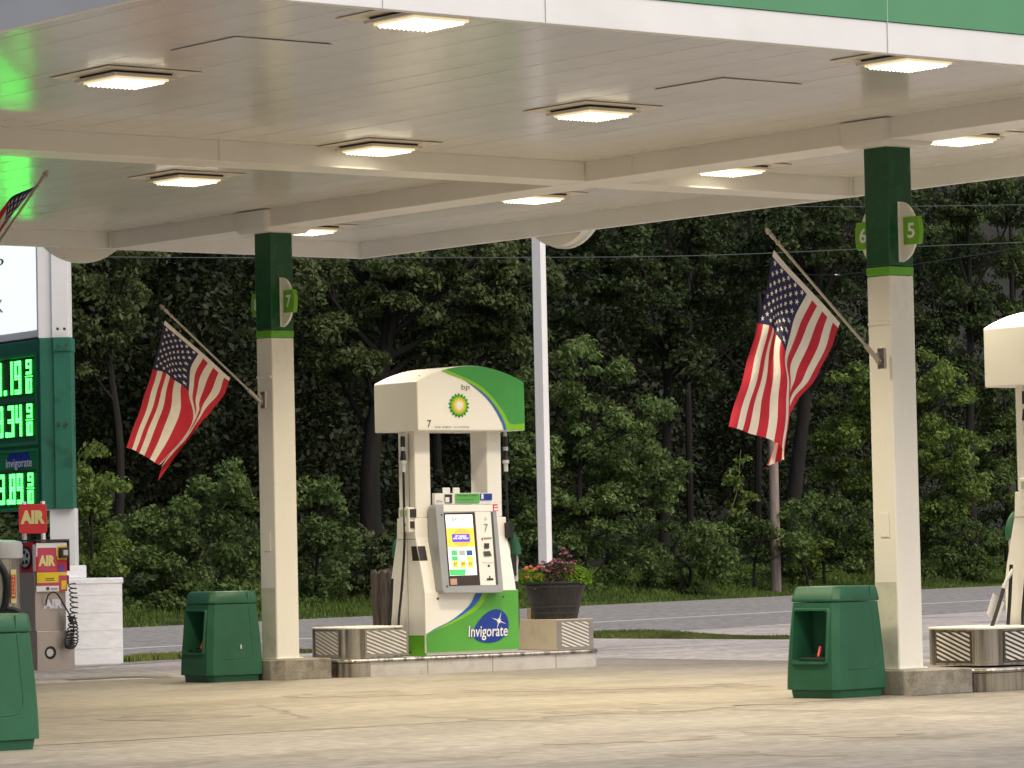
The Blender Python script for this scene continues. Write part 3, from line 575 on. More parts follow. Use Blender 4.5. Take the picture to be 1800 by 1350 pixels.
# ------------------------------------------------------------------ flags
def flag(loc, sgn, grid, Yp, label, name_lab, base_px, tip_px, zx):
    """grid: rows over v (fly), columns over u (hoist) of (px, py, dy)"""
    t = thing('wall_flag', label, 'flag', (0, 0, 0), group='flags on angled poles')
    bp, tp = aY(*base_px, Yp), aY(*tip_px, Yp); d = (tp-bp)/np.linalg.norm(tp-bp)
    t.location = bp; o = bp
    b = B(o); b.tube([bp+d*.05, bp+d*(np.linalg.norm(tp-bp)-.07)], .0115, 12); b.build('pole', M['pole'], t, smooth=True)
    b = B(o); L = np.linalg.norm(tp-bp)
    b.tube([tp-d*.11, tp-d*.07, tp-d*.05], .017, 12); b.tube([tp-d*.05, tp-d*.035], .010, 12); b.tube([tp-d*.036, tp-d*.026, tp-d*.008, tp+d*.002], .027, 12, 0, .014); b.tube([tp-d*.17, tp-d*.155], .019, 12); b.build('finial', M['pole'], t, smooth=True)
    hx = -1 if sgn < 0 else 1
    b = B(o); b.tube([bp-d*.03, bp+d*.16], .021, 12); b.box(bp+np.array([.045 if sgn < 0 else -.075, -.04, -.085]), bp+np.array([.075 if sgn < 0 else -.045, .04, .085]))
    b.box(bp+np.array([min(0, -.05*hx), -.006, -.05]), bp+np.array([max(0, -.05*hx), .006, .05])); b.cyl(bp+np.array([-.02*hx, -.03, -.02]), .012, .06, 8, 0, (0, 1, 0)); b.build('bracket', M['pole'], t, bev=.003)
    us, vs_ = zx; G = np.array([[[*g_] for g_ in row] for row in grid], float)
    W = np.array([[aY(g_[0], g_[1], Yp+g_[2]) for g_ in row] for row in G])
    def cat(xs, Fv, x):        # piecewise cubic hermite through rows
        i = int(np.clip(np.searchsorted(xs, x)-1, 0, len(xs)-2)); h = xs[i+1]-xs[i]; s = (x-xs[i])/h
        def tan(k):
            if k == 0: return (Fv[1]-Fv[0])/(xs[1]-xs[0])
            if k == len(xs)-1: return (Fv[-1]-Fv[-2])/(xs[-1]-xs[-2])
            return (Fv[k+1]-Fv[k-1])/(xs[k+1]-xs[k-1])
        return (2*s**3-3*s**2+1)*Fv[i]+(s**3-2*s**2+s)*h*tan(i)+(-2*s**3+3*s**2)*Fv[i+1]+(s**3-s**2)*h*tan(i+1)
    def Pt(u, v):
        row = np.array([cat(us, W[k], u) for k in range(len(vs_))]); p = cat(vs_, row, v)
        return p+np.array([0, .016*math.sin(u*19+v*3.2)*min(1, v*2.5)+.007*math.sin(v*23+u*7), 0])
    nu, nv = 78, 60; b = B(o)
    V = [Pt(i/nu, j/nv) for j in range(nv+1) for i in range(nu+1)]; fs = []; ms = []
    for j in range(nv):
        for i in range(nu):
            u = (i+.5)/nu; v = (j+.5)/nv; st = int(u*13)
            m = 2 if (v < .4 and st < 7) else (0 if st % 2 == 0 else 1)
            if v < .03: m = 1
            fs.append((j*(nu+1)+i, j*(nu+1)+i+1, (j+1)*(nu+1)+i+1, (j+1)*(nu+1)+i)); ms.append(m)
    b.add(V, fs); b.m = ms; cl = b.build('cloth', [M['fred'], M['fwht'], M['fblu']], t, smooth=True, recalc=False)
    b = B(o); st = []
    for r in range(9):
        for c in range(6 if r % 2 == 0 else 5):
            cu = (r+1)/10*7/13; cv = .022+(.378)*((2*c+1+(r % 2))/12); ring = []
            for k in range(10):
                a = 2*math.pi*k/10; R = .028 if k % 2 == 0 else .0115      # relative to hoist length
                uu = cu-R*math.cos(a)*1.0; vv = cv+R*math.sin(a)*.62
                p = Pt(uu, vv); ring.append(p)
            ctr = Pt(cu, cv)
            for off in (-.006, .006):
                b.add([ctr+[0, off, 0]]+[q+[0, off, 0] for q in ring], [(0, 1+k, 1+(k+1) % 10) for k in range(10)])
    b.build('stars', M['fwht'], cl, recalc=False)
    return t
def cr(ox, oy, sc_, pts): return [(ox+p[0]/sc_, oy+p[1]/sc_, p[2]) for p in pts]
U7 = np.array([0, .25, .45, .54, .68, .80, .92, 1.]); V7 = np.array([0, .2, .4, .7, 1.])
g7 = [cr(200, 500, 3.75, r) for r in (
 [(338,238,0),(445,330,0),(530,405,0),(566,437,0),(625,490,0),(680,540,0),(735,590,0),(770,617,0)],
 [(300,395,.02),(380,455,.0),(452,520,-.04),(505,560,-.04),(560,625,0),(620,672,.02),(685,718,.02),(722,735,.02)],
 [(262,556,.03),(350,592,.0),(435,655,-.07),(492,704,-.08),(545,745,.02),(570,790,.06),(595,830,.04),(640,845,.02)],
 [(186,795,.03),(290,832,.0),(405,885,-.06),(512,928,-.09),(520,905,.03),(535,895,.08),(500,990,.06),(545,955,.04)],
 [(82,1076,.02),(180,1115,.0),(262,1170,-.04),(305,1188,-.05),(330,1170,.03),(350,1150,.07),(320,1200,.08),(288,1295,.06)])]
flag(None, -1, g7, 31.60, 'stars and stripes flag hanging from the number 7 column', '', (455, 703), (282, 537), (U7, V7))
U5 = np.array([0, .25, .45, .54, .66, .78, .90, 1.])
g5 = [cr(1240, 360, 2.7, r) for r in (
 [(325,215,0),(402,302,0),(462,368,0),(490,400,0),(530,443,0),(568,483,0),(607,525,0),(641,562,0)],
 [(292,385,.02),(345,450,-.01),(395,505,-.05),(420,545,-.04),(460,600,-.01),(505,640,0),(555,680,.01),(592,690,.02)],
 [(255,560,.03),(318,585,.0),(352,640,-.07),(377,702,-.09),(405,745,-.02),(440,790,.03),(490,815,.03),(530,820,.03)],
 [(185,810,.03),(270,842,.0),(340,868,-.05),(388,895,-.09),(408,915,-.03),(392,925,.05),(402,950,.05),(412,975,.04)],
 [(107,1052,.02),(215,1085,.0),(318,1120,-.05),(372,1150,-.08),(374,1198,-.02),(352,1215,.06),(310,1235,.06),(286,1238,.05)])]
flag(None, -1, g5, 22.58, 'stars and stripes flag hanging from the number 5 column', '', (1541, 630), (1347, 403), (U5, V7))
U3 = np.array([0, .3, .54, 1.]); V3 = np.array([0, .4, 1.])
g3 = [[(66,326,0),(10,392,0),(-28,440,0),(-95,520,0)], [(18,350,.02),(-5,420,-.03),(-30,470,.03),(-95,590,0)], [(-22,420,.02),(-40,520,-.02),(-60,580,.02),(-100,700,0)]]
flag(None, 1, g3, 26.62, 'furled flag on a pole poking in at the top left corner', '', (-106, 578), (83, 301), (U3, V3))
# ------------------------------------------------------------------ squeegee bins
def make_bin():
    t = thing('squeegee_bin', '', 'service bin', (0, 0, 0))
    def ring(z, x0, x1, y0, y1, c): return [(x0+c, y0, z), (x1-c*.5, y0, z), (x1, y0+c*.5, z), (x1, y1-c*.5, z), (x1-c*.5, y1, z), (x0+c, y1, z), (x0, y1-c, z), (x0, y0+c, z)]
    W, Dp = .66, .56
    def R(z):
        f = min(1, max(0, (z-.10)/.82)); i = .075*f**1.5; return (-W/2+i, W/2-i*.75, -Dp/2+i*.6, Dp/2-i*.6)
    b = B(); zs = [.075, .10, .25, .45, .6, .78]
    r_ = [ring(z, *R(z), .05) for z in zs]; b.rings(r_, 0, caps=False)
    # cavity opening in the -x face: replace the face by a frame
    fs = list(b.f); keep = []
    for k, f in enumerate(fs):
        vs = [b.v[q] for q in f]; mx = max(v[0] for v in vs); zc = sum(v[2] for v in vs)/4
        if mx < -W/2+.08 and all(abs(v[1]) < Dp/2-.049 for v in vs) and .25 < zc < .78: continue
        keep.append(f)
    b.f = keep; b.m = [0]*len(keep)
    hz0, hz1 = .30, .715; a, c_ = R(.25), R(.78); yo = .172
    def xf(z): return R(z)[0]
    L = lambda y, z: (xf(z), y, z)
    yb, yt = Dp/2-.12-.0, Dp/2-.12
    def yy(z): return -(R(z)[2])-.05
    zlist = [.25, hz0, .45, .6, hz1, .78]
    for z0_, z1_ in ((.25, hz0), (hz1, .78)):
        b.add([L(-yy(z0_), z0_), L(yy(z0_), z0_), L(yy(z1_), z1_), L(-yy(z1_), z1_)], [(0, 1, 2, 3)])
    for s_ in (-1, 1):
        for z0_, z1_ in ((hz0, .45), (.45, .6), (.6, hz1)):
            b.add([L(s_*yy(z0_), z0_), L(s_*yo, z0_), L(s_*yo, z1_), L(s_*yy(z1_), z1_)], [(0, 1, 2, 3)])
    b.build('body', M['binTop'], t, bev=0, smooth=True)
    b = B(); fr = rrect(-yo-.022, yo+.022, hz0-.025, hz1+.022, .03); fi = rrect(-yo+.004, yo-.004, hz0+.004, hz1-.004, .02)
    b.rings([[(xf(z)-.0, y, z) for y, z in fr], [(xf(z)-.022, y, z) for y, z in rrect(-yo-.014, yo+.014, hz0-.017, hz1+.014, .028)], [(xf(z)-.022, y, z) for y, z in rrect(-yo-.001, yo+.001, hz0-.001, hz1+.001, .024)], [(xf(z)+.004, y, z) for y, z in fi], [(xf(.5)+.22, y*.9, z*.97+.02) for y, z in fi]], 0, caps=False)
    fi2 = [(xf(.5)+.22, y*.9, z*.97+.02) for y, z in fi]; b.add(fi2, [tuple(range(len(fi2)))])
    b.build('window_frame', M['binTop'], t, smooth=True)
    b = B(); b.box((xf(.3)+.02, -.13, hz0+.006), (xf(.3)+.17, .13, hz0+.035)); b.build('tray', M['binDark'], t, bev=.006)
    b = B(); b.tube([(xf(.3)+.05, -.05, .34), (xf(.3)+.10, -.03, .42)], .013, 8); b.tube([(xf(.3)+.08, .10, .33), (xf(.3)+.06, -.08, .37)], .007, 6, 1); b.build('squeegee_handle', [M['red'], M['black']], t, smooth=True)
    b = B(); b.rings([ring(0, -W/2+.035, W/2-.03, -Dp/2+.03, Dp/2-.03, .05), ring(.078, -W/2+.025, W/2-.02, -Dp/2+.02, Dp/2-.02, .05)]); b.build('plinth', M['binTop'], t, bev=.008)
    b = B(); q = R(.79); i = .012; b.rings([ring(.785, q[0]-.005, q[1]+.008, q[2]-.008, q[3]+.008, .05), ring(.80, q[0]-.012, q[1]+.012, q[2]-.012, q[3]+.012, .05), ring(.895, q[0]+.02, q[1]-.0, q[2]+.006, q[3]-.006, .05), ring(.91, q[0]+.04, q[1]-.015, q[2]+.02, q[3]-.02, .05)])
    b.build('lid', M['binTop'], t, bev=.008, smooth=True)
    # moulded side panels (raised lines) on -y
    b = B()
    def side_pt(x, z, o=.004): return (x, R(z)[2]-o, z)
    for pts in ([(-.17, .24), (.10, .24), (.17, .27), (.20, .33), (.19, .5), (.175, .77)],):
        b.tube([side_pt(x, z, -.003) for x, z in [tuple(p) for p in spline(pts, 6)]], .007, 6)
    b.tube([side_pt(.165, z, .009) for z in (.80, .90)], .004, 4)
    b.build('moulding', M['binTop'], t, smooth=True)
    return t
bn = make_bin(); bn.location = (21.22, 31.82, 0); S(bn, 'green squeegee bin beside the number 7 column', 'service bin', 'green squeegee bins')
o = copy_tree(bn); o.location = (21.21, 22.79, 0); o.rotation_euler[2] = math.radians(8); S(o, 'green squeegee bin with red handle beside the number 5 column', 'service bin', 'green squeegee bins')
B().box((.05, -.287, .33), (.058, -.262, .375)).build('scuff', M['wht'], bn)
o = copy_tree(bn); o.location = (12.79, 22.12, 0); [bpy.data.objects.remove(q) for q in list(bpy.data.objects) if q.parent == o and q.name.startswith('scuff')]; S(o, 'green squeegee bin cut off by the left edge', 'service bin', 'green squeegee bins')
# ------------------------------------------------------------------ islands and guards
def stripes(b, o, u, v, n=9, m=1, ww=.5):
    """slanted stripes on a panel o + u*a + v*b (a,b in 0..1)"""
    o, u, v = [np.array(q, float) for q in (o, u, v)]; asp = np.linalg.norm(u)/np.linalg.norm(v); sl = asp*.36
    for k in range(-n, n+4):
        z = (k/n*1.0)*(1.0+0); h = ww/n
        poly = [(0, z+sl), (1, z), (1, z+h), (0, z+h+sl)]
        def clip(P, c, keep):
            out = []
            for i in range(len(P)):
                a, b_ = P[i], P[(i+1) % len(P)]; ka, kb = keep(a[1], c), keep(b_[1], c)
                if ka: out.append(a)
                if ka != kb: t = (c-a[1])/(b_[1]-a[1]); out.append((a[0]+(b_[0]-a[0])*t, c))
            return out
        poly = clip(poly, 0, lambda a, c: a >= c)
        if len(poly) > 2: poly = clip(poly, 1, lambda a, c: a <= c)
        if len(poly) > 2: b.add([o+u*p[0]+v*p[1] for p in poly], [tuple(range(len(poly)))], m)
def guard_left(loc, label, dark):
    t = thing('bumper_guard', label, 'bumper guard', loc, group='steel bumper guards on the islands')
    q = rrect(0, .75, 0, .78, .17, 7); b = B()
    b.rings([[(x, y, 0) for x, y in q], [(x, y, .30) for x, y in q]], 0); o = b.build('shell', M['steel'], t, smooth=True)
    b = B(); q2 = rrect(-.006, .756, -.006, .786, .175, 7); b.rings([[(x, y, .301) for x, y in q2], [(x, y, .318) for x, y in q2]]); b.build('top', M['cream'], t, bev=.003)
    b = B(); sb, sp = (1, 0) if dark else (1, 0)
    b.add([(.19, -.004, .02), (.74, -.004, .02), (.74, -.004, .285), (.19, -.004, .285)], [(0, 1, 2, 3)], 1); stripes(b, (.21, -.008, .04), (.5, 0, 0), (0, 0, .235), 6, 0)
    b.add([(-.004, .60, .02), (-.004, .18, .02), (-.004, .18, .285), (-.004, .60, .285)], [(0, 1, 2, 3)], 1); stripes(b, (-.008, .585, .04), (0, -.39, 0), (0, 0, .235), 6, 0)
    b.build('striped_panel', [M['stripe'], M['stripedark'] if dark else M['slit']], t, recalc=False); return t
IZ = .19
def island(x0, x1, yc, label, steel_end, z=IZ, sx=.32):
    t = thing('pump_island', label, 'pump island', (x0, yc, 0), group='raised pump islands'); L = x1-x0; h = .47
    q = rrect(0, L, -h, h, .17, 6); o_ = [(x, y) for x, y in q]
    b = B(); b.rings([[(x, y, 0) for x, y in q], [(x, y, z-.004) for x, y in q]]); b.build('kerb', M['granite'], t, smooth=True)
    for k in range(1, 4): B().box((L*k/4+.2, -h-.003, .004), (L*k/4+.208, -h+.001, z-.03)).build('kerb_joint', M['seam'], t)
    b = B(); rr = [(x, y, z-.022) for x, y in q]; rr.append(rr[0]); b.tube(rr, .021, 8); b.build('edge_rail', M['steel'], t, smooth=True)
    b = B(); qe = [(x, y) for x, y in rrect(-.006, sx+.4, -h-.006, h+.006, .175, 6) if x < sx]; 
    qe = [(sx, -h-.006)]+sorted(qe, key=lambda p: math.atan2(p[1], .33-p[0]))+[(sx, h+.006)]; b.rings([[(x, y, .004) for x, y in qe], [(x, y, z-.045) for x, y in qe]], 0, caps=False, closed=False)
    if steel_end: b.build('steel_end', M['steel'], t, smooth=True)
    return t
island(22.32, 25.70, 31.70, 'pale stone kerbed island carrying the number 7 pump', True)
island(22.32, 25.62, 22.72, 'steel ended island carrying the right hand pump', True, .20, 3.0)
guard_left((22.46, 31.33, IZ), 'striped steel guard with cream top left of the number 7 pump', False)
guard_left((22.52, 22.35, .215), 'dark striped steel guard at the right edge', True)
t = thing('bumper_guard', 'beige and striped guard under the flower barrel', 'bumper guard', (25.15, 31.33, IZ), group='steel bumper guards on the islands')
B().box((0, 0, 0), (.51, .66, .325)).build('shell', mat('guard_beige', (.50, .44, .33), .5, var=.08, vscale=4, dirt_or_sheen=(.30, .25, .17), dscale=4, damt=.5), t, bev=.006)
b = B(); b.add([(.005, -.004, .01), (.505, -.004, .01), (.505, -.004, .315), (.005, -.004, .315)], [(0, 1, 2, 3)], 1); stripes(b, (.07, -.008, .03), (.37, 0, 0), (0, 0, .265), 7, 0); b.build('striped_panel', [M['stripe'], M['slit']], t, recalc=False)
# ------------------------------------------------------------------ pump
PO = np.array([24.0, 31.6, IZ])
def make_pump():
    t = thing('fuel_pump', '', 'fuel pump', tuple(PO))
    b = B()   # cabinet with flared lower body, profile in YZ
    prof = [(-.30, 0), (-.30, .66), (-.275, .80), (-.21, 1.05), (-.165, 1.22), (-.155, 1.42), (.155, 1.42), (.165, 1.22), (.21, 1.05), (.275, .80), (.30, .66), (.30, 0)]
    b.prism([(-.60, y, z) for y, z in prof], (1.2, 0, 0)); b.build('cabinet', M['pumpw'], t, bev=.008)
    for x0, x1 in ((-.575, -.375), (.37, .56)):
        b = B(); b.box((x0, -.145, 1.421), (x1, .145, 2.33)); b.build('upright', M['pumpw'], t, bev=.012)
    b = B(); b.box((-.605, -.309, .0), (-.601, .309, .21)); b.add([(-.607, -.31, .0), (-.607, .31, .0), (-.607, .31, .19), (-.607, -.31, .19)], [(0, 3, 2, 1)]); b.build('base_strip', M['ltgreen'], t)
    b = B()
    for y, z0_, z1_ in ((-.02, .2, 1.4),): b.box((-.604, y, z0_), (-.601, y+.004, z1_))
    b.box((-.604, -.17, 1.20), (-.6005, .17, 1.206)); b.box((-.585, -.05, 1.43), (-.576, -.046, 2.3)); b.build('panel_joint', M['seam'], t)
    # header vault
    hz0, hz1, rise = 2.32-.0, 2.83, .165; b = B(); n = 24
    arch = [(-.70, hz0), (.70, hz0)]+[(.70-1.4*k/n, hz1+rise*(1-((k-n/2)/(n/2))**2)) for k in range(n+1)]
    b.prism([(x, -.38, z) for x, z in arch], (0, .76, 0)); h = b.build('header', M['pumpw'], t, bev=.012)
    Pf = -.383
    def H(px, py, off=0.): p = aY(px, py, PO[1]+Pf)-PO; return np.array([p[0], Pf-off, p[2]])
    def top(x): return hz1+rise*(1-(x/.7)**2)
    def cH(x, y): return H(640+x/4.822, 620+y/4.822)
    inner = [cH(*p) for p in ((650,180),(750,195),(850,235),(950,305),(1050,400),(1120,500),(1170,600),(1184,662))]
    inner[0][2] = top(inner[0][0])-.004
    blu = [cH(*p) for p in ((850,235),(960,300),(1065,395),(1140,500),(1190,600),(1202,662))]
    lg = [cH(*p) for p in ((690,176),(850,208),(960,262),(1060,345),(1140,440),(1200,530),(1240,600),(1370,598))]
    lg[0][2] = top(lg[0][0])-.004; lg[-1][0] = .695; zb = hz0+.006
    for p in inner: p[2] = max(p[2], zb)
    sm = lambda L_: [np.array(q) for q in spline(L_, 5)]
    def area(name, lo, hi, m, off):      # strip between two curves
        nn = 40; ra = lambda L_: [L_[int(round(i/nn*(len(L_)-1)))] for i in range(nn+1)]
        A, C_ = ra(lo), ra(hi); bb = B(); bb.add([p+[0, -off, 0] for p in A]+[p+[0, -off, 0] for p in C_], [(i, i+1, nn+2+i, nn+1+i) for i in range(nn)]); return bb.build(name, m, h, recalc=False)
    ic = sm(inner); lc = sm(lg)
    outer = [np.array([x, Pf, top(x)-.004]) for x in np.linspace(lc[0][0], .693, 40)]
    # bright green between inner curve and light-green outer curve + band down to bottom
    area('green_band', ic, sm(lg[:-1])+[np.array([.694, Pf, lg[-1][2]])], M['bpl'], .002)
    bb = B(); bb.add([np.array([lg[-2][0]-.08, Pf-.002, zb]), np.array([.694, Pf-.002, zb]), np.array([.694, Pf-.002, lg[-1][2]]), np.array([lg[-2][0], Pf-.002, lg[-2][2]])], [(0, 1, 2, 3)]); bb.build('green_band', M['bpl'], h, recalc=False)
    area('green_field', lc, outer, M['bpg'], .004)
    area('blue_band', [p for p in ic if p[0] >= blu[0][0]], sm(blu), M['bpb'], .006)
    bb = B(); nn = 40
    # sunburst emblem
    ce = cH(802, 448); a = (cH(892, 448)-ce); c_ = cH(802, 340)-ce; uu = np.array([np.linalg.norm(a), 0, 0]); vv = np.array([0, 0, np.linalg.norm(c_)])
    def burst(bb, R0, R1, k, off, m, ph=0):
        pts = []
        for i in range(2*k): an = 2*math.pi*(i+ph)/(2*k); R_ = R1 if i % 2 == 0 else R0; pts.append(ce+uu*R_*math.sin(an)+vv*R_*math.cos(an)+[0, -off, 0])
        bb.add([ce+[0, -off, 0]]+pts, [(0, 1+i, 1+(i+1) % (2*k)) for i in range(2*k)], m)
    burst(bb, .80, 1.0, 18, .003, 0); burst(bb, .66, .84, 18, .005, 1, 1); burst(bb, .50, .68, 18, .007, 2); burst(bb, .36, .50, 18, .009, 3, 1); burst(bb, .26, .34, 18, .011, 4)
    bb.build('emblem', [M['hgreen'], M['bpl'], M['yel'], M['yel2'], M['wht']], h, recalc=False)
    bb = B(); put_text(bb, 'bp', cH(826, 328)+[0, -.003, 0], cH(893, 325)-cH(826, 328), cH(826, 268)-cH(826, 328), 0, -.01)
    put_text(bb, '7', cH(536, 632)+[0, -.003, 0], (.05, 0, 0), (0, 0, .075), 0)
    put_text(bb, 'stop engine', cH(598, 641)+[0, -.003, 0], cH(738, 639)-cH(598, 641), (0, 0, .024), 0); put_text(bb, 'no smoking', cH(758, 641)+[0, -.003, 0], cH(888, 639)-cH(758, 641), (0, 0, .024), 0)
    bb.cyl(cH(466, 195)+[0, -.004, 0], .006, .004, 8, 0, (0, 1, 0)); bb.build('lettering', M['ink'], h, recalc=False)
    # lower door
    ld = B(); ld.box((-.615, -.326, .03), (.605, -.301, .655)); door = ld.build('lower_door', M['pumpw'], t, bev=.004)
    Py = PO[1]-.327
    def Lp(x, y, off=0.): p = aY(640+x/3.972, 840+y/3.972, Py)-PO; return np.array([p[0], -.327-off, p[2]])
    c1 = [Lp(*p) for p in ((785,815),(740,880),(680,940),(600,1000),(500,1050),(412,1092))]
    c2 = [Lp(*p) for p in ((832,812),(790,870),(722,932),(640,985),(530,1042),(412,1093))]
    c3 = [Lp(*p) for p in ((872,812),(810,900),(712,968),(590,1030),(500,1062),(412,1094))]
    for c in (c1, c2, c3): c[0][2] = .652; c[-1][0] = -.612
    def area2(A, C_, m, off, nm):
        A, C_ = spline(A, 6), spline(C_, 6); k = len(A); bb = B(); bb.add([p+[0, -off, 0] for p in A]+[p+[0, -off, 0] for p in C_], [(i, i+1, k+i+1, k+i) for i in range(k-1)]); return bb.build(nm, m, door, recalc=False)
    area2(c1, c2, M['bpb'], .003, 'blue_stripe'); area2(c2, c3, M['bpl'], .004, 'bright_stripe')
    k = spline(c3, 6); bb = B(); bt = [np.array([(.603 if i == 0 else .603-(1.215)*i/(len(k)-1)), k[0][1], .034]) for i in range(len(k))]
    bb.add([p+[0, -.002, 0] for p in k]+[p+[0, -.002, 0] for p in bt], [(i, i+1, len(k)+i+1, len(k)+i) for i in range(len(k)-1)])
    n0 = len(bb.v); bb.add([k[0]+[0, -.002, 0], np.array([.603, -.329, .652]), bt[0]+[0, -.002, 0]], [(0, 1, 2)]); bb.build('green_field', M['bpg'] if 0 else mat('door_green', (.09, .36, .05), .38, var=.18, vscale=1.2), door, recalc=False)
    bb = B(); c = Lp(882, 1045); ax = Lp(1002, 985)-c; ay = np.array([-ax[2], 0, ax[0]])*.66
    el = [c+ax*1.0*math.cos(a)+ay*math.sin(a)*(1+.25*math.cos(a)) for a in np.linspace(0, 2*math.pi, 40)[:-1]]
    bb.add([p+[0, -.006, 0] for p in el], [tuple(range(len(el)))]); bb.build('blue_oval', M['navy'], door, recalc=False)
    bb = B(); uv_, vv_ = Lp(1000, 1112)-Lp(728, 1122), np.array([0, 0, .155]); base = Lp(725, 1138)
    put_text(bb, 'Invigorate', base+np.array([.004, -.008, -.004]), uv_, vv_, 1, .045, .02); put_text(bb, 'Invigorate', base+[0, -.010, 0], uv_, vv_, 0, .012, .02)
    sc0 = Lp(938, 998); pts = []
    for i in range(16): an = 2*math.pi*i/16+.35; R_ = [.105, .018, .035, .018][i % 4]; pts.append(sc0+np.array([R_*math.sin(an), -.010, R_*math.cos(an)]))
    bb.add([sc0+[0, -.010, 0]]+pts, [(0, 1+i, 1+(i+1) % 16) for i in range(16)]); bb.build('lettering', [M['wht'], M['navy']], door, recalc=False)
    bb = B()
    for p in ((514, 844), (970, 830)): bb.cyl(Lp(*p)+[0, -.006, 0], .012, .006, 12, 0, (0, 1, 0))
    bb.build('lock', M['ink'], door)
    # tilted bezel
    p0 = PO+np.array([0, -.30, 1.57]); p1 = PO+np.array([0, -.425, .66]); dv = p1-p0; nb_ = np.cross(np.array([1, 0, 0.]), dv); nb_ /= np.linalg.norm(nb_)
    if nb_[1] > 0: nb_ = -nb_
    def Bz(x, y, off=0.): return aP(740+x/7.5, 870+y/7.5, p0, nb_)+nb_*off-PO
    def quad(bb, c, m, off): bb.add([Bz(*q, off) for q in c], [(0, 1, 2, 3)], m)
    e1 = Bz(190, 130); e2 = Bz(990, 125); e3 = Bz(1095, 1290); e4 = Bz(290, 1300)
    rr = rrect(0, 1, 0, 1, .05, 4); ring = [e4+(e3-e4)*a+((e1+(e2-e1)*a)-(e4+(e3-e4)*a))*b_ for a, b_ in rr]
    bb = B(); back = [np.array([p[0], max(p[1], -.30)+.09, p[2]]) for p in ring]
    back = [np.array([p[0], -.17, p[2]]) for p in ring]; bb.hull(ring, back); bez = bb.build('display_housing', M['grey'], t, bev=.01)
    bb = B(); quad(bb, [(292, 130), (985, 128), (985, 215), (296, 222)], 0, .003); quad(bb, [(708, 222), (915, 222), (985, 1188), (782, 1190)], 0, .003); quad(bb, [(915, 222), (945, 222), (1018, 1180), (988, 1185)], 1, .003); bb.build('face_panel', [M['pumpw'], M['stripedark']], bez, recalc=False)
    bb = B(); quad(bb, [(298, 240), (705, 228), (778, 1188), (372, 1200)], 0, .003); gl = bb.build('screen_glass', M['brown'], bez, recalc=False)
    bb = B(); quad(bb, [(315, 262), (672, 258), (737, 1055), (378, 1068)], 0, .005)
    quad(bb, [(328, 440), (686, 436), (706, 685), (348, 692)], 1, .007)
    el = []
    ce_ = Bz(530, 565, .008); ex = Bz(672, 560, .008)-ce_; ey = Bz(525, 440, .008)-ce_
    el = [ce_+ex*.92*math.cos(a)+ey*math.sin(a)*.98 for a in np.linspace(0, 2*math.pi, 24)[:-1]]; bb.add(el, [tuple(range(len(el)))], 2)
    quad(bb, [(398, 518), (632, 515), (640, 618), (408, 624)], 3, .009)
    for i, (xa, m_) in enumerate(((392, 4), (494, 5), (592, 6))):
        quad(bb, [(xa, 732), (xa+78, 730), (xa+84, 798), (xa+6, 800)], m_, .007); quad(bb, [(xa+8, 810), (xa+86, 808), (xa+90, 868), (xa+14, 870)], 4 if i == 0 else (7 if i == 1 else 1), .007); quad(bb, [(xa+16, 874), (xa+92, 872), (xa+97, 960), (xa+24, 962)], 1, .007)
    quad(bb, [(372, 985), (592, 980), (575, 1058), (380, 1062)], 4, .007)
    sw = bb.build('screen', [M['scr_w'], M['scr_y'], M['scr_o'], M['scr_p'], M['scr_g'], M['lgrey'], M['bpb'], M['scr_w']], bez, recalc=False)
    TI = [M['scr_k'], M['scr_w'], M['dark'], mat('tag_ink', (.16, .24, .05), .5)]
    def bt_(txt, x0, y0, x1, h_, m, off=.012, bold=0):
        bb = B(); o_ = Bz(x0, y0, off); put_text(bb, txt, o_, Bz(x1, y0-3, off)-o_, Bz(x0-h_*.07, y0-h_, off)-o_, 0, bold); bb.build('screen_text', TI[m], bez, recalc=False)
    bt_('$40.00', 400, 352, 572, 60, 0); bt_('12.541 gallons', 402, 405, 572, 30, 0); bt_('LIFT HANDLE', 440, 558, 590, 24, 1, bold=.03); bt_('AND PUMP FREELY', 416, 588, 622, 24, 1, bold=.03)
    bt_('87', 428, 938, 470, 46, 2); bt_('89', 528, 936, 570, 46, 2); bt_('93', 626, 934, 668, 46, 2); bt_('7', 825, 485, 880, 100, 3, bold=-.01); bt_('0', 832, 338, 858, 36, 0)
    for nm_, m_, off_, qs in (('card_slot', M['dark'], .012, [(825, 640), (890, 638), (890, 705), (828, 708)]), ('keypad', M['stripedark'], .012, [(815, 745), (900, 742), (925, 805), (825, 812)]),
        ('receipt_slot', M['dark'], .009, [(862, 1102), (945, 1098), (952, 1122), (862, 1128)]), ('receipt_slot', M['dark'], .010, [(892, 1070), (906, 1068), (912, 1110), (894, 1112)]),
        ('contactless_pad', mat('nfc_pad', (.55, .33, .24), .4), .006, [(380, 1108), (468, 1102), (474, 1184), (388, 1190)]), ('panel_joint', M['seam'], .007, [(790, 565), (930, 558), (932, 562), (790, 569)]),
        ('panel_joint', M['seam'], .007, [(805, 892), (960, 892), (960, 896), (805, 896)]), ('sticker', M['red'], .007, [(792, 572), (812, 570), (815, 598), (794, 598)]), ('sticker', M['seam'], .008, [(825, 572), (925, 568), (925, 580), (825, 586)])):
        bb = B(); quad(bb, qs, 0, off_); bb.build(nm_, m_, bez, recalc=False)
    for c in ((890, 935), (270, 262), (343, 1205)): B().cyl(Bz(*c, -.0), .013 if c[0] == 890 else .008, .010, 12, 0, nb_).build('lock', M['dark'], bez)
    bb = B(); quad(bb, [(940, 125), (1005, 122), (1012, 212), (946, 216)], 0, .004); quad(bb, [(958, 145), (1000, 143), (1002, 160), (960, 162)], 1, .006); quad(bb, [(956, 178), (1004, 176), (1008, 204), (962, 206)], 1, .006); bb.build('warning_label', [M['red'], M['wht']], bez, recalc=False)
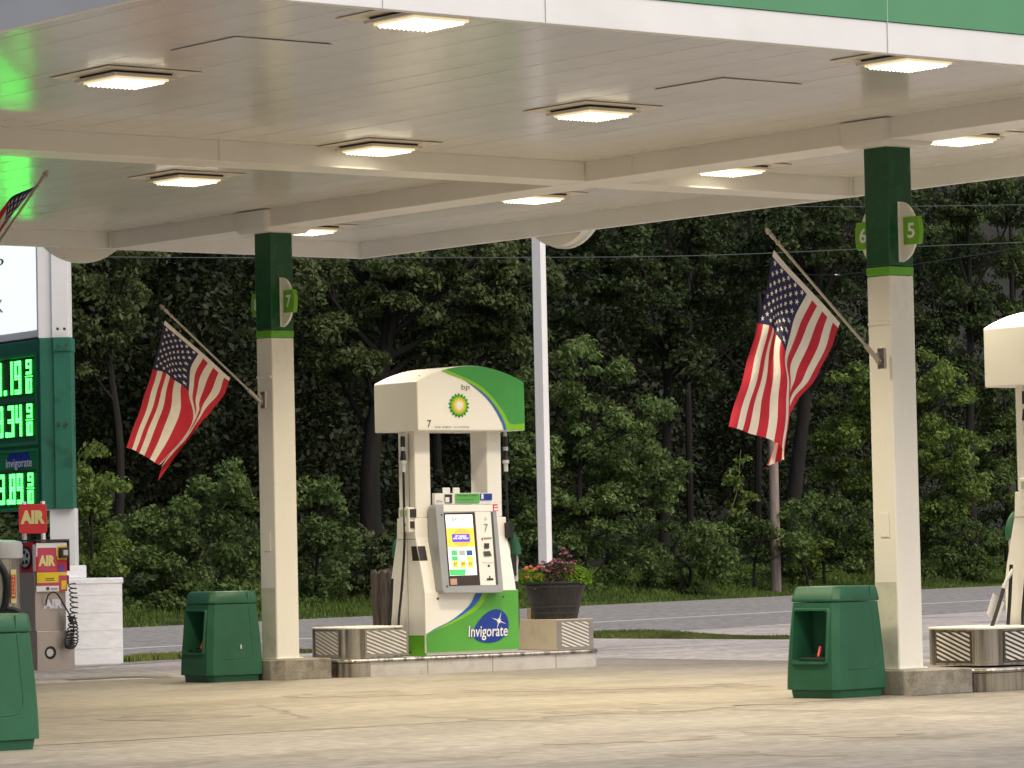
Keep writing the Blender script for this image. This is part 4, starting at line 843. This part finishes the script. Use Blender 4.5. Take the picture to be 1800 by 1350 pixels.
    # topper strip
    Yt = PO[1]-.20
    def Tp(px, py, off=0.): p = aY(px, py, Yt-off)-PO; return p
    def tq(bb, x0, y0, x1, y1, m, off): bb.add([Tp(x0, y1, off), Tp(x1, y1, off), Tp(x1, y0, off), Tp(x0, y0, off)], [(0, 1, 2, 3)], m)
    a_, c_ = Tp(765, 887), Tp(866, 866); bb = B(); bb.box((a_[0], -.195, a_[2]), (c_[0], -.15, c_[2]))
    tq(bb, 800.5, 867.5, 843, 884, 1, .004); tq(bb, 844, 867.5, 865, 879, 2, .004); tq(bb, 846, 868.5, 850, 877, 0, .006); tq(bb, 782, 869, 795, 884, 3, .003); tq(bb, 783, 874, 790, 883, 0, .005)
    tp_ = bb.build('topper_sign', [M['wht'], mat('topper_green', (.12, .45, .10), .4), M['navy'], M['dark']], t, recalc=False)
    bb = B(); o_ = Tp(803, 874, .006); put_text(bb, 'Two ways to save!', o_, Tp(839, 873.2, .006)-o_, Tp(803, 869.3, .006)-o_, 0, .01); o_ = Tp(803, 880, .006); put_text(bb, 'Pay with the app or card', o_, Tp(832, 879.4, .006)-o_, Tp(803, 877.2, .006)-o_, 0)
    o_ = Tp(768, 883, .004); put_text(bb, 'BPme', o_, Tp(778, 882.8, .004)-o_, Tp(768, 879.5, .004)-o_, 0); bb.build('lettering', M['ink'], tp_, recalc=False)
    for x0, x1 in ((780, 792), (798, 809)):
        a_, c_ = Tp(x0, 867), Tp(x1, 857); q = rrect(a_[0], c_[0], a_[2], c_[2]+.0, .012, 3); bb = B(); bb.hull([(x, -.19, z) for x, z in q], [(x, -.175, z) for x, z in q]); bb.build('topper_tab', M['wht'], t)
    # keypad module and card on the left side
    Xs = PO[0]-.60
    bb = B(); 
    def Sd(px, py, y0=None): return aX(px, py, Xs-.004)-PO
    a_, c_ = Sd(729, 935), Sd(747, 889); y_a, y_c = sorted((a_[1], c_[1])); y_a, y_c = -.14, .04
    bb.box((-.665, y_a, a_[2]), (-.585, y_c, c_[2]-.01)); bx_ = bb.build('keypad_box', M['pumpw'], t, bev=.012)
    bb = B(); bb.box((-.668, y_a+.03, a_[2]+.16), (-.664, y_c-.03, c_[2]-.04)); bb.box((-.650, -.16, a_[2]+.15), (-.58, -.141, c_[2]-.03), 1); bb.box((-.650, -.155, a_[2]+.04), (-.60, -.141, a_[2]+.11), 1); bb.box((-.668, y_a+.06, a_[2]+.06), (-.664, y_a+.09, a_[2]+.09), 1); bb.build('keypad', [mat('lcd_green', (.40, .50, .34), .4), M['dark']], bx_)
    bb = B(); zq0, zq1 = .98, 1.13
    def fl(z): return -(.275+(.21-.275)*(z-.80)/.25) if z < 1.05 else -(.21+(.165-.21)*(z-1.05)/.17)
    bb.add([(-.598, fl(zq0)-.003, zq0), (-.50, fl(zq0)-.003, zq0), (-.50, fl(zq1)-.003, zq1), (-.598, fl(zq1)-.003, zq1)], [(0, 1, 2, 3)]); bb.add([(-.604, fl(zq0), zq0), (-.604, fl(zq0)+.12, zq0), (-.604, fl(zq1)+.10, zq1), (-.604, fl(zq1)+.01, zq1)], [(0, 3, 2, 1)]); bb.build('warning_card', M['dark'], t, recalc=False)
    bb = B()
    for x_, z_ in ((-.40, 1.47), (-.40, 1.52), (.44, 1.48), (.44, 1.53)): bb.cyl((x_, -.150, z_), .011, .006, 10, 0, (0, 1, 0))
    bb.build('screw', M['seam'], t)
    # hoses and nozzles
    for sx in (-1, 1):
        X = .655*sx; Yh = -.10 if sx > 0 else -.05
        hz = 2.32; bb = B()
        pth = spline([(X, Yh, 2.20), (X*1.0, Yh, 1.7), (X+.01*sx, Yh-.01, 1.2), (X+.05*sx, Yh, .7), (X+.10*sx, Yh, .35), (X+.11*sx, Yh-.03, .12), (X+.07*sx, Yh-.08, .05), (X+.02*sx, Yh-.10, .04)], 6) if sx < 0 else \
              spline([(X, Yh, 2.20), (X+.0, Yh, 1.8), (X+.01, Yh, 1.3), (X-.01, Yh+.02, 1.05)], 6)
        bb.tube(pth, .0135, 10)
        if sx > 0: bb.tube(spline([(.70, -.16, .74), (.715, -.16, .55), (.725, -.16, .35), (.715, -.15, .18), (.67, -.14, .09), (.61, -.12, .06)], 6), .0175, 10)
        hs = bb.build('hose', M['black'], t, smooth=True)
        bb = B(); bb.tube([(X, Yh, 2.33), (X, Yh, 2.27)], .02, 10); bb.tube([(X, Yh, 2.27), (X, Yh, 2.16)], .026, 10, 1); bb.tube([(X, Yh, 2.16), (X, Yh, 2.12)], .028, 10); bb.tube([(X, Yh, 2.12), (X, Yh, 2.02)], .022, 10, 1, .034); bb.tube([(X, Yh, 2.02), (X, Yh, 1.985)], .037, 10); bb.tube([(X, Yh, 1.985), (X, Yh, 1.90)], .024, 10)
        bb.build('swivel', [M['lgrey'], M['black']], hs, smooth=True)
        bb = B(); xn = .66 if sx > 0 else -.43; yn = -.16 if sx > 0 else .32
        bb.tube(spline([(xn-.035*sx, yn, 1.21), (xn+.0, yn, 1.20), (xn+.045*sx, yn, 1.12), (xn+.055*sx, yn-.01, 1.02)], 5), .052, 12, 0, .058)
        bb.box((min(xn-.05*sx, xn+.035*sx), yn-.035, .80), (max(xn-.05*sx, xn+.035*sx), yn+.04, 1.02), 1)
        bb.tube(spline([(xn+.05*sx, yn, 1.06), (xn+.072*sx, yn, .98), (xn+.062*sx, yn, .88), (xn+.045*sx, yn, .80)], 5), .014, 8, 2); bb.tube([(xn+.05*sx, yn, .88), (xn+.05*sx, yn, .74)], .025, 10, 2)
        bb.box((min(xn-.09*sx, xn-.02*sx), yn-.07, 1.20), (max(xn-.09*sx, xn-.02*sx), yn+.05, 1.36), 1)
        bb.build('nozzle', [M['binTop'], M['black'], M['lgrey']], t, smooth=True)
        if sx < 0:
            bb = B(); bb.tube(spline([(-.70, .12, .80), (-.71, .14, .5), (-.72, .16, .25), (-.70, .15, .1)], 5), .016, 8); bb.build('hose', M['black'], t, smooth=True)
        else:
            bb = B(); bb.prism([(.60, -.20, .62), (.60, -.02, .62), (.60, -.08, 1.36), (.60, -.13, 1.36)], (.05, 0, 0)); bb.build('nozzle_boot', M['pumpw'], t, bev=.01)
    return t
pump = make_pump(); S(pump, 'white and green fuel pump marked 7 with lit screen', 'fuel pump', 'fuel pumps')
o = copy_tree(pump); o.location = (23.97, 22.66, .245); S(o, 'fuel pump cut off by the right edge of the picture', 'fuel pump', 'fuel pumps')
for k_ in [c for c in bpy.data.objects if c.parent == o and c.name.startswith('header')]: pass
# leaning hose and squeegee card on the right guard
t = thing('pump_hose', 'black hose with steel collar and clear guard on the right island', 'hose', (22.95, 22.7, .53))
a_, c_ = aY(1742, 1100, 22.7), aY(1764, 1035, 22.7); oo = np.array([22.95, 22.7, .53])
b = B(oo); b.tube(spline([a_-[0, 0, .03], (a_+c_)/2+[.01, 0, 0], c_], 5), .017, 10); b.build('hose', M['black'], t, smooth=True)
b = B(oo); d = (c_-a_); b.tube([c_, c_+d*.12], .022, 10); b.tube([c_+d*.12, c_+d*.22, c_+d*.35+[.06, 0, .05]], .016, 10); b.build('collar', M['lgrey'], t, smooth=True)
b = B(oo); q = [aY(*p, 22.74) for p in ((1735, 1078), (1746, 1042), (1766, 1060), (1752, 1096))]; b.prism(q, (0, .004, 0)); b.build('hose_guard', M['stripe'], t)
# ------------------------------------------------------------------ flower barrel
PB = np.array([25.41, 31.66, IZ+.326]); t = thing('flower_barrel', 'black half barrel of pink and orange flowers on the right guard', 'flower pot', tuple(PB))
b = B(); prof = [(.0, 0), (.235, 0), (.262, .12), (.285, .22), (.318, .33), (.325, .375), (.342, .38), (.342, .40), (.30, .40), (.295, .33), (.0, .33)]; b.lathe(prof, seg=40); b.build('barrel', M['barrel'], t, smooth=True)
b = B()
for z, r in ((.065, .252), (.135, .269), (.345, .324)): b.lathe([(r-.004, z-.012), (r+.003, z-.012), (r+.006, z+.012), (r-.001, z+.012)], seg=40)
b.build('hoop', M['hoop'], t, smooth=True)
def tuft(k, c, rx, ry, rz, m, size, name, asp=.5, up=.6):
    v = rng.normal(size=(k, 3)); v /= np.linalg.norm(v, axis=1, keepdims=True); v *= rng.uniform(.3, 1, (k, 1))**.5; v[:, 2] = np.abs(v[:, 2])
    return np.array(c)+v*np.array([rx, ry, rz]), v+rng.normal(size=(k, 3))*.5+np.array([0, 0, up])
RTn = np.append(RT[:2]/np.linalg.norm(RT[:2]), 0.)
def pos(u, z, d=0.): return RTn*u+np.array([-RTn[1]*0, 0, z])+np.array([FW[0], FW[1], 0])*d
P_, N_, I_ = [], [], []
for c, r, rz, k, mi in ((pos(-.22, .37), .15, .17, 1600, 0), (pos(.21, .37), .18, .20, 3200, 0), (pos(-.03, .37), .20, .24, 1500, 1), (pos(.03, .40), .17, .24, 900, 1), (pos(0, .33), .33, .07, 900, 0)):
    p, n_ = tuft(k, c, r, .22, rz, None, .05, ''); P_.append(p); N_.append(n_); I_.append(np.full(k, mi))
link('foliage', leaves_mesh('foliage', np.concatenate(P_), np.concatenate(N_), np.where(np.concatenate(I_) == 0, .055, .04), [M['pgreen'], M['pdark']], aspect=.3, mi=np.concatenate(I_)), t)
# spiky bright fronds
b = B(); 
for k in range(420):
    u0 = random.choice([-.2, .2])+random.uniform(-.12, .12); d0 = random.uniform(-.16, .16); a = pos(u0, .38, d0); v = np.array([random.gauss(0, .05), random.gauss(0, .05), random.uniform(.08, .2)])+RTn*(.35*u0+random.gauss(0, .03))
    b.add([a-RTn*.004, a+RTn*.004, a+v], [(0, 1, 2)])
b.build('fronds', M['pgreen'], t, recalc=False)
P_, N_, I_ = [], [], []
for k in range(78):
    if k < 20: c = pos(-.27+random.uniform(-.06, .14), .485+random.uniform(-.05, .07), random.uniform(-.15, .1)); mi = 1
    else:
        u = random.uniform(-.19, .22); c = pos(u, .535+random.uniform(-.06, .10)-abs(u)*.2, random.uniform(-.15, .12)); mi = 0
    if k in (40, 41, 42, 43, 44): u = [.10, .17, .22, .08, .13][k-40]; c = pos(u, [.74, .66, .60, .68, .70][k-40], 0); mi = 0
    p, n_ = tuft(26, c, .026, .026, .022, None, .03, ''); P_.append(p); N_.append(n_); I_.append(np.full(26, mi))
link('flowers', leaves_mesh('flowers', np.concatenate(P_), np.concatenate(N_), .024, [M['pinkf'], M['orgf']], aspect=.8, mi=np.concatenate(I_)), t)
b = B()
for k in range(5): u = [.10, .17, .22, .08, .13][k]; b.tube([pos(u*.6, .4), pos(u, [.74, .66, .60, .68, .70][k])], .003, 4)
b.build('stem', M['pdark'], t)
b = B((25.16, 31.95, IZ+.326)); q = aY(936, 1087, 31.98); b.box((q[0]-.06, 31.93, IZ+.327), (q[0]+.06, 32.0, IZ+.327+.105)); o = b.build('timber_block', mat('timber', (.42, .33, .2), .8, var=.2), bev=.004); o.location = (25.16, 31.95, IZ+.326); S(o, 'small pale timber block tucked behind the flower barrel', 'timber block')
# weathered stump
p = aD(673, 1100, 41); b = B(); n = 30
for_r = []
for z, r in ((0, .075), (.35, .088), (.7, .10), (1.0, .112), (1.06, .11)):
    for_r.append([((r+.012*math.sin(k*2.4)+.007*math.sin(k*5.1+1))*math.cos(2*math.pi*k/n), (r+.012*math.sin(k*2.4)+.007*math.sin(k*5.1+1))*math.sin(2*math.pi*k/n), z+(.03*math.sin(k*1.7) if z > 1 else 0)) for k in range(n)])
b.rings(for_r); o = b.build('wooden_stump', M['stump'], smooth=True); o.location = (p[0], p[1], 0); S(o, 'dark weathered wooden stump behind the left guard of the pump', 'wooden post')
# ------------------------------------------------------------------ price sign
SA = math.radians(6); SD = np.array([-math.sin(-SA)*1.0, math.cos(SA), 0.]); SD = np.array([math.sin(SA), math.cos(SA), 0.])   # away direction along the face
SO = aD(69, 600, 46.3); SO[2] = 0; SN = np.array([-SD[1], SD[0], 0.])  # face normal towards the forecourt side
if SN @ (CP-SO) < 0: SN = -SN
ps = thing('price_sign', 'tall roadside price sign with green LED prices', 'price sign', tuple(SO))
def sg(u, z, off=0.): return np.array([*(-(-u)*SD+SN*off)[:2], z])       # u metres from the right end, going left/away
def zpx(py, u=0.): 
    q = SO+SD*u; 
    # height at that pixel row
    lo_, hi_ = -1., 9.
    for _ in range(40):
        m_ = (lo_+hi_)/2; v = np.array([q[0], q[1], m_])-CP; y_ = 675-FPX*(v@UP)/(v@FW)
        if y_ > py: lo_ = m_
        else: hi_ = m_
    return lo_
def slab(bb, u0, u1, z0, z1, o0, o1, m=0): bb.hull([sg(u0, z0, o0), sg(u1, z0, o0), sg(u1, z0, o1), sg(u0, z0, o1)], [sg(u0, z1, o0), sg(u1, z1, o0), sg(u1, z1, o1), sg(u0, z1, o1)], m)
zt = zpx(596); zb = zpx(895); UW = 2.6
b = B(); slab(b, 0, UW, zb, zt, -.30, 0); cab = b.build('price_cabinet', M['signgreen'], ps, bev=.01)
b = B(); slab(b, .0, UW, zt+.03, zt+3.4, -.30, -.01); b.build('logo_cabinet', M['white'], ps, bev=.01)
b = B(); slab(b, .09, UW-.1, zt+.12, zt+3.2, -.008, .0); lp = b.build('logo_panel', M['lit'], ps)
rows = [(622, 697, '3.19'), (700, 772, '3.34'), (822, 892, '3.89')]
fz0, fz1 = zpx(781), zpx(620)
b = B(); 
def frame(bb, u0, u1, z0, z1, w_, o0, o1):
    slab(bb, u0, u1, z1-w_, z1, o0, o1); slab(bb, u0, u1, z0, z0+w_, o0, o1); slab(bb, u0, u0+w_, z0+w_, z1-w_, o0, o1); slab(bb, u1-w_, u1, z0+w_, z1-w_, o0, o1)
frame(b, .04, UW-.05, fz0, fz1, .035, .001, .035); frame(b, .04, UW-.05, zpx(897)-.0, zpx(787), .035, .001, .035); b.build('frame', M['signgreen2'], ps, bev=.004)
b = B(); 
for y0_, y1_, tx in rows:
    c0, c1 = zpx(y1_-4), zpx(y0_+4); slab(b, .10, 2.3, c0, c1, .002, .012)
b.build('display_back', M['ledback'], ps)
SEG = {'0': 'abcdef', '1': 'bc', '3': 'abgcd', '4': 'fgbc', '8': 'abcdefg', '9': 'abcfgd', '5': 'afgcd'}
def led(ch, u0, z0, w_, h_, th):
    bb = B(); off = .014
    def dash(u, z, du, dz): slab(bb, u-du, u+du, z-dz, z+dz, off, off+.006)
    n = 9
    for s_ in SEG[ch]:
        if s_ in 'agd':
            z = {'a': z0+h_-th/2, 'g': z0+h_/2, 'd': z0+th/2}[s_]
            for k in range(5):
                for q in (-1, 1): dash(u0-(k+.5)/5*w_, z+q*th*.27, w_/5*.36, th*.17)
        else:
            u = u0-(w_-th/2 if s_ in 'bc' else th/2); zz = z0+(h_/2 if s_ in 'bf' else 0)
            for k in range(n):
                for q in (-1, 1): dash(u+q*th*.27, zz+(k+.5)/n*h_/2, th*.17, h_/2/n*.34)
    return bb
for y0_, y1_, tx in rows:
    c0, c1 = zpx(y1_-8), zpx(y0_+8); h_ = c1-c0; wd = h_*.55; th = h_*.14
    uR = .47
    for k, ch in enumerate(tx[::-1]):
        if ch == '.': 
            bb = B(); slab(bb, uR+.0, uR+.06, c0, c0+.06, .014, .02); bb.build('price_digit', M['led'], ps); uR += .10; continue
        uR += wd; led(ch, uR, c0, wd*.80, h_, th).build('price_digit', M['led'], ps)
        uR += .012
    led('9', .36, c0+h_*.56, .15, h_*.44, .034).build('price_digit', M['led'], ps)
    bb = B(); slab(bb, .19, .38, c0+h_*.49, c0+h_*.51, .014, .02); bb.build('price_digit', M['led'], ps)
    led('1', .42, c0, .08, h_*.44, .03).build('price_digit', M['led'], ps); led('0', .32, c0, .11, h_*.44, .03).build('price_digit', M['led'], ps)
b = B(); z0_, z1_ = zpx(822), zpx(793); slab(b, .12, 2.2, z0_, z1_, .004, .014); ban = b.build('grade_banner', M['signgreen2'], ps)
b = B(); c = sg(.62, (z0_+z1_)/2+.02, .018)
el = [c+SD*(-.33)*math.cos(a)+np.array([0, 0, .115*math.sin(a)]) for a in np.linspace(0, 2*math.pi, 30)[:-1]]; b.add(el, [tuple(range(len(el)))], 1)
put_text(b, 'invigorate', sg(.98, z0_-.01, .022), sg(.22, z0_, 0)-sg(.98, z0_, 0), (0, 0, .135), 0, .01); b.build('lettering', [M['wht'], M['navy']], ban, recalc=False)
b = B(); put_text(b, 'bp', sg(1.85, zpx(463), .004), sg(.985, 0)-sg(1.85, 0), (0, 0, .2), 0, -.01); put_text(b, 'snack', sg(2.4, zpx(540), .004), sg(1.02, 0)-sg(2.4, 0), (0, 0, .25), 1, 0); b.build('lettering', [M['signgreen2'], M['lgrey']], lp, recalc=False)
# posts
b = B(); p0_ = -.02
def post(bb, z0, z1, m, g_=0.): slab(bb, -.42+0, -.06, z0, z1, -.34-g_, -.02+g_, m)
b = B(); slab(b, -.20, -.015, zb-.02, 7.0, -.31, -.0); b.build('post', M['white'], ps, bev=.01)
# the wide post right of the cabinet: faces the forecourt
pr = aD(96, 600, 46.1)-SO; pw = aD(122, 600, 46.1)-SO; dr = RTn
def pbox(bb, x0, x1, z0, z1, dep, m=0, pull=0.):
    a = aD(x0, 700, 46.1-pull)-SO; c = aD(x1, 700, 46.1-pull)-SO; f_ = np.array([FW[0], FW[1], 0]); f_ /= np.linalg.norm(f_)
    a[2] = c[2] = 0; bb.hull([a+[0,0,z0], c+[0,0,z0], c+f_*dep+[0,0,z0], a+f_*dep+[0,0,z0]], [a+[0,0,z1], c+[0,0,z1], c+f_*dep+[0,0,z1], a+f_*dep+[0,0,z1]], m)
for q_ in ((69, 94, zt, 7.0, .3, 0, .02), (93, 123, zt, 7.0, .35, 0, .06), (84, 129, .3, zb, .3, 0, .0)): b = B(); pbox(b, *q_); b.build('post', M['white'], ps, bev=.006)
b = B(); pbox(b, 71, 96, zb, zt+.0, .3, 0, .03); pbox(b, 95, 126, zb, zt-.0, .36, 0, .07); pbox(b, 94.5, 127, zt-.17, zt+.0, .37, 0, .085); b.build('post', M['signgreen'], ps, bev=.006, label='green painted section of the sign post')
b = B()
for px, py in ((101, 578), (113, 578), (102, 608), (116, 607), (103, 745), (116, 745), (105, 880), (119, 880)):
    c = aD(px, py, 45.98)-SO; b.cyl(c, .018, .03, 8, 0, np.array([FW[0], FW[1], 0]))
b.build('bolt', M['stripedark'], ps)
# masonry base
q = aZ(218, 1168); b = B(); f0 = np.array([q[0], q[1], 0]); oo = f0
wl = thing('masonry_base', 'white painted masonry base beside the air machine', 'wall', tuple(f0))
b = B(); b.box((-1.35, 0, 0), (0, .7, 1.0)); b.build('wall', M['masonry'], wl, bev=.02)
for z_ in (.2, .41, .62, .83): B().box((-1.34, -.0025, z_), (-.005, -.0005, z_+.006)).build('mortar_joint', M['slit2'], wl)
b = B(); b.box((-1.36, -.008, .96), (.01, .71, 1.035)); b.box((-1.2, .12, 1.036), (-.42, .6, 1.19)); b.build('cap', M['masonry'], wl, bev=.015)
# ------------------------------------------------------------------ air machine
q = aZ(66, 1179); AO = np.array([q[0], q[1], 0]); am = thing('air_machine', 'stainless air machine with red AIR sign and coiled hose', 'air machine', tuple(AO))
b = B(); b.box((0, 0, 0), (.50, .42, .45)); cyl_n = 20; lower = b.build('lower_box', M['stainless'], am, bev=.006)
b = B(); b.cyl((.175, -.004, .20), .075, .02, 28, 0, (0, 1, 0)); b.cyl((.165, -.008, .20), .045, .03, 24, 1, (0, 1, 0)); b.build('port', [M['black'], M['lgrey']], lower)
b = B(); b.box((0.0, .03, .452), (.41, .38, 1.12)); b.build('upper_box', M['stainless'], am, bev=.006)
b = B(); b.prism([(0, .0, 1.12), (0, .38, 1.12), (0, .38, 1.47), (0, .06, 1.47), (0, .0, 1.42)], (.42, 0, 0)); hd = b.build('sign_head', M['red'], am, bev=.004)
b = B(); b.box((-.01, -.02, 1.475), (.44, .39, 1.495)); b.box((.425, -.02, 1.13), (.44, .38, 1.474)); b.build('hood', M['dark'], am)
def fp(x, z, off=.004): return (x, -off, z)
def fq(bb, x0, x1, z0, z1, m, off): bb.add([fp(x0, z0, off), fp(x1, z0, off), fp(x1, z1, off), fp(x0, z1, off)], [(0, 1, 2, 3)], m)
b = B(); fq(b, .005, .415, 1.30, 1.455, 0, .004); fq(b, .02, .27, 1.125, 1.40, 1, .006); fq(b, .28, .41, 1.26, 1.42, 2, .006); fq(b, .01, .41, .985, 1.12, 2, .003); fq(b, .01, .30, .97, 1.0, 1, .005); fq(b, .30, .41, .90, 1.08, 1, .006); fq(b, .33, .40, .92, 1.02, 2, .008); fq(b, .0, .30, .90, .965, 0, .003); fq(b, .30, .38, 1.12, 1.2, 4, .006)
fq(b, .03, .10, 1.0, 1.08, 2, .006); fq(b, .12, .24, 1.045, 1.052, 3, .007); fq(b, .12, .24, 1.025, 1.032, 3, .007); fq(b, .13, .17, .915, .95, 5, .005); fq(b, .19, .28, .93, .937, 5, .005); fq(b, .19, .28, .915, .921, 5, .005)
dm = mat('decal_pink', (.55, .06, .12), .4)
b.build('decal', [M['wht'], dm, M['yel'], M['ink'], mat('decal_purple', (.15, .06, .4), .4), M['stripedark']], am, recalc=False)
b = B(); put_text(b, 'AIR', fp(.03, 1.19, .009), (.225, 0, 0), (0, 0, .125), 0, .06); 
for k in range(9): s_ = k/8
b.build('lettering', M['yel2'], am, recalc=False)
b = B(); put_text(b, 'AIR', fp(.10, .70, -.024), (.27, 0, 0), (0, 0, .11), 0, .06); b.build('lettering', mat('pale_ink', (.80, .78, .90), .4), am, recalc=False)
b = B(); b.box((.30, -.07, 1.28), (.41, -.002, 1.40)); b.box((.325, -.075, 1.31), (.385, -.07, 1.37), 1); b.build('coin_unit', [M['dark'], M['lgrey']], am, bev=.008)
# wheel decal on left side
b = B(); wc = np.array([-.012, .21, 1.29]); b.cyl(wc+[.010, 0, 0], .135, .012, 32, 0, (-1, 0, 0)); b.cyl(wc+[-.003, 0, 0], .105, .006, 32, 1, (-1, 0, 0))
for k in range(5):
    a = 2*math.pi*k/5+.2; c = wc+np.array([-.012, .065*math.cos(a), .065*math.sin(a)]); b.cyl(c+[.002, 0, 0], .027, .004, 12, 0, (-1, 0, 0))
b.build('wheel_picture', [M['black'], M['lgrey']], am)
b = B(); b.box((-.004, .005, 1.13), (-.001, .06, 1.44)); b.build('side_label', M['wht'], am)
# AIR sign on two posts
b = B()
for px in (43, 76): a = aD(px, 940, 44.6)-AO; b.box((a[0]-.02, a[1]-.02, 1.4), (a[0]+.02, a[1]+.02, zpx(935)+.35))
b.build('post', M['wht'], am)
f_ = np.array([FW[0], FW[1], 0]); f_ /= np.linalg.norm(f_)
A0 = aD(57.5, 912, 44.5)-AO; b = B(); q = rrect(-.165, .165, -.172, .172, .035); b.hull([A0+RTn*x+[0, 0, z] for x, z in q], [A0+RTn*x+f_*.02+[0, 0, z] for x, z in q]); asn = b.build('air_sign', mat('sign_red', (.72, .05, .05), .4, var=.04), am, bev=.003)
b = B(); put_text(b, 'AIR', A0-RTn*.145-f_*.004+[0, 0, -.06], RTn*.29, (0, 0, .16), 0, .06); b.build('lettering', M['yel2'], asn, recalc=False)
# coiled hose
def coil(path, R0, turns, n=14):
    P = spline(path, 20); out = []; N_ = int(turns*n)
    for i in range(N_+1):
        f = i/N_*(len(P)-1); k = min(int(f), len(P)-2); p = P[k]+(P[k+1]-P[k])*(f-k); a = 2*math.pi*i/n; out.append(p+np.array([math.cos(a)*R0, math.sin(a)*R0*.6, .012*math.sin(a)]))
    return out
b = B(); pth = coil([(.44, -.06, .98), (.45, -.08, .75), (.42, -.08, .5), (.36, -.09, .33), (.38, -.09, .25), (.44, -.09, .33), (.43, -.1, .5), (.40, -.09, .62)], .047, 30); b.tube(pth, .008, 6)
b.tube(spline([(.12, -.005, .74), (.13, -.05, .86), (.22, -.07, .88), (.33, -.08, .72), (.43, -.08, .55), (.44, -.08, .42)], 8), .009, 6); b.build('coil_hose', M['black'], am, smooth=True)
b = B(); b.box((.41, .05, .98), (.47, .12, 1.08)); b.build('hose_reel_mount', M['dark'], am, bev=.005)
# ------------------------------------------------------------------ vacuum
VO = aD(3, 1100, 43.0); VO[2] = 0; vm = thing('vacuum_machine', 'steel coin vacuum with grey cap and black hose at the left edge', 'vacuum', tuple(VO))
b = B(); b.cyl((0, 0, 0), .225, 1.32, 40); b.build('drum', M['steel'], vm, smooth=True)
b = B(); b.lathe([(.235, 1.28), (.25, 1.29), (.25, 1.44), (.235, 1.475), (.15, 1.495), (0, 1.50)], seg=40); b.build('cap', M['lgrey'], vm, smooth=True)
c = RTn*.165-f_*.16; b = B(); q = [(-.04, .78), (.04, .78), (.04, 1.16), (-.04, 1.16)]
sdir = RTn*.75+f_*.62; sdir /= np.linalg.norm(sdir)
b.add([c+sdir*x*.9+[0, 0, z]-f_*.012 for x, z in q], [(0, 1, 2, 3)]); b.add([c+sdir*x*.72+[0, 0, z*.70+.29]-f_*.018 for x, z in q], [(0, 1, 2, 3)], 1)
for k, ch in enumerate('VACUUM'): put_text(b, ch, c-f_*.026-sdir*.017+[0, 0, 1.065-.042*k-.0], sdir*.034, (0, 0, .030), 0, .02)
b.build('label', [M['yel2'], M['red']], vm, recalc=False)
b = B(); b.tube(spline([c*0+RTn*(-.35)-f_*.28+[0, 0, 1.05], RTn*(-.1)-f_*.3+[0, 0, 1.30], RTn*.09-f_*.3+[0, 0, 1.10], RTn*.09-f_*.3+[0, 0, .80], RTn*-.02-f_*.3+[0, 0, .55]], 8), .042, 12)
b.tube(spline([RTn*.10-f_*.3+[0, 0, .72], RTn*.24-f_*.28+[0, 0, .66], RTn*.30-f_*.26+[0, 0, .40], RTn*.31-f_*.26+[0, 0, .12]], 8), .035, 12); b.build('hose', M['black'], vm, smooth=True)
# ------------------------------------------------------------------ ground wear
def crack(name, pts, wd, z, m):
    b = B(); P = spline([np.array([*p, z]) for p in pts], 14); L, Rr = [], []
    for i, p in enumerate(P):
        t_ = P[min(i+1, len(P)-1)]-P[max(i-1, 0)]; t_ /= np.linalg.norm(t_); n_ = np.array([-t_[1], t_[0], 0]); j = random.gauss(0, .02); ww = wd*random.uniform(.2, 1)
        L.append(p+n_*(j+ww/2)); Rr.append(p+n_*(j-ww/2))
    k = len(P); b.add(L+Rr, [(i, i+1, k+i+1, k+i) for i in range(k-1)]); S(b.build(name, m), kind='structure')
M['crack'] = mat('crack_dark', (.19, .165, .135), .9, var=.3)
M['skid'] = mat('skid_mark', (.235, .21, .17), .8, var=.3, vscale=4)
def gp(x, y): return tuple(aZ(x, y)[:2])
for pts, wd in (([(450,1240),(560,1248),(640,1262),(700,1265)], .02), ([(1050,1178),(1150,1176),(1340,1171)], .05), ([(1040,1145),(1200,1135),(1370,1130)], .06)):
    crack('pavement_crack', [gp(*p) for p in pts], wd*.3, .0066, M['crack'])
for pts, wd in (([(450,1241),(500,1252),(540,1266)], .12), ([(1160,1248),(1400,1250),(1790,1256)], .4), ([(1270,1203),(1330,1210)], .5), ([(640,1342),(760,1336),(880,1334)], .5), ([(1180,1330),(1300,1326),(1480,1330)], .4), ([(950,1255),(1050,1252),(1180,1256)], .5), ([(880,1225),(1100,1216),(1250,1210)], .35), ([(120,1196),(240,1190),(300,1192)], .5)):
    ZK = globals().get('ZK', .0056)+.00012; crack('tyre_mark', [gp(*p) for p in pts], wd, ZK, M['skid'])
M['oil'] = mat('oil_stain', (.26, .23, .185), .6, var=.3, vscale=3)
for px, py, ra, rb in ((620, 1222, .5, .7), (1010, 1212, .45, .9), (1240, 1240, .6, .8), (860, 1262, .35, .6), (300, 1262, .4, .7), (1480, 1290, .5, .5), (1130, 1302, .3, .5)):
    c = aZ(px, py); b = B(); a_ = random.uniform(0, 3); n = 44; ph = [random.uniform(0, 6) for _ in range(5)]; ring = []
    for k in range(n):
        t_ = 2*math.pi*k/n; r_ = 1+.3*math.sin(2*t_+ph[0])+.22*math.sin(3*t_+ph[1])+.15*math.sin(7*t_+ph[2])+.1*math.sin(12*t_+ph[3])
        x, y = ra*r_*math.cos(t_), rb*r_*math.sin(t_); ring.append((c[0]+x*math.cos(a_)-y*math.sin(a_), c[1]+x*math.sin(a_)+y*math.cos(a_), .007+px*1e-7))
    b.add([(c[0], c[1], .007+px*1e-7)]+ring, [(0, 1+k, 1+(k+1) % n) for k in range(n)]); S(b.build('oil_stain', M['oil']), kind='structure')
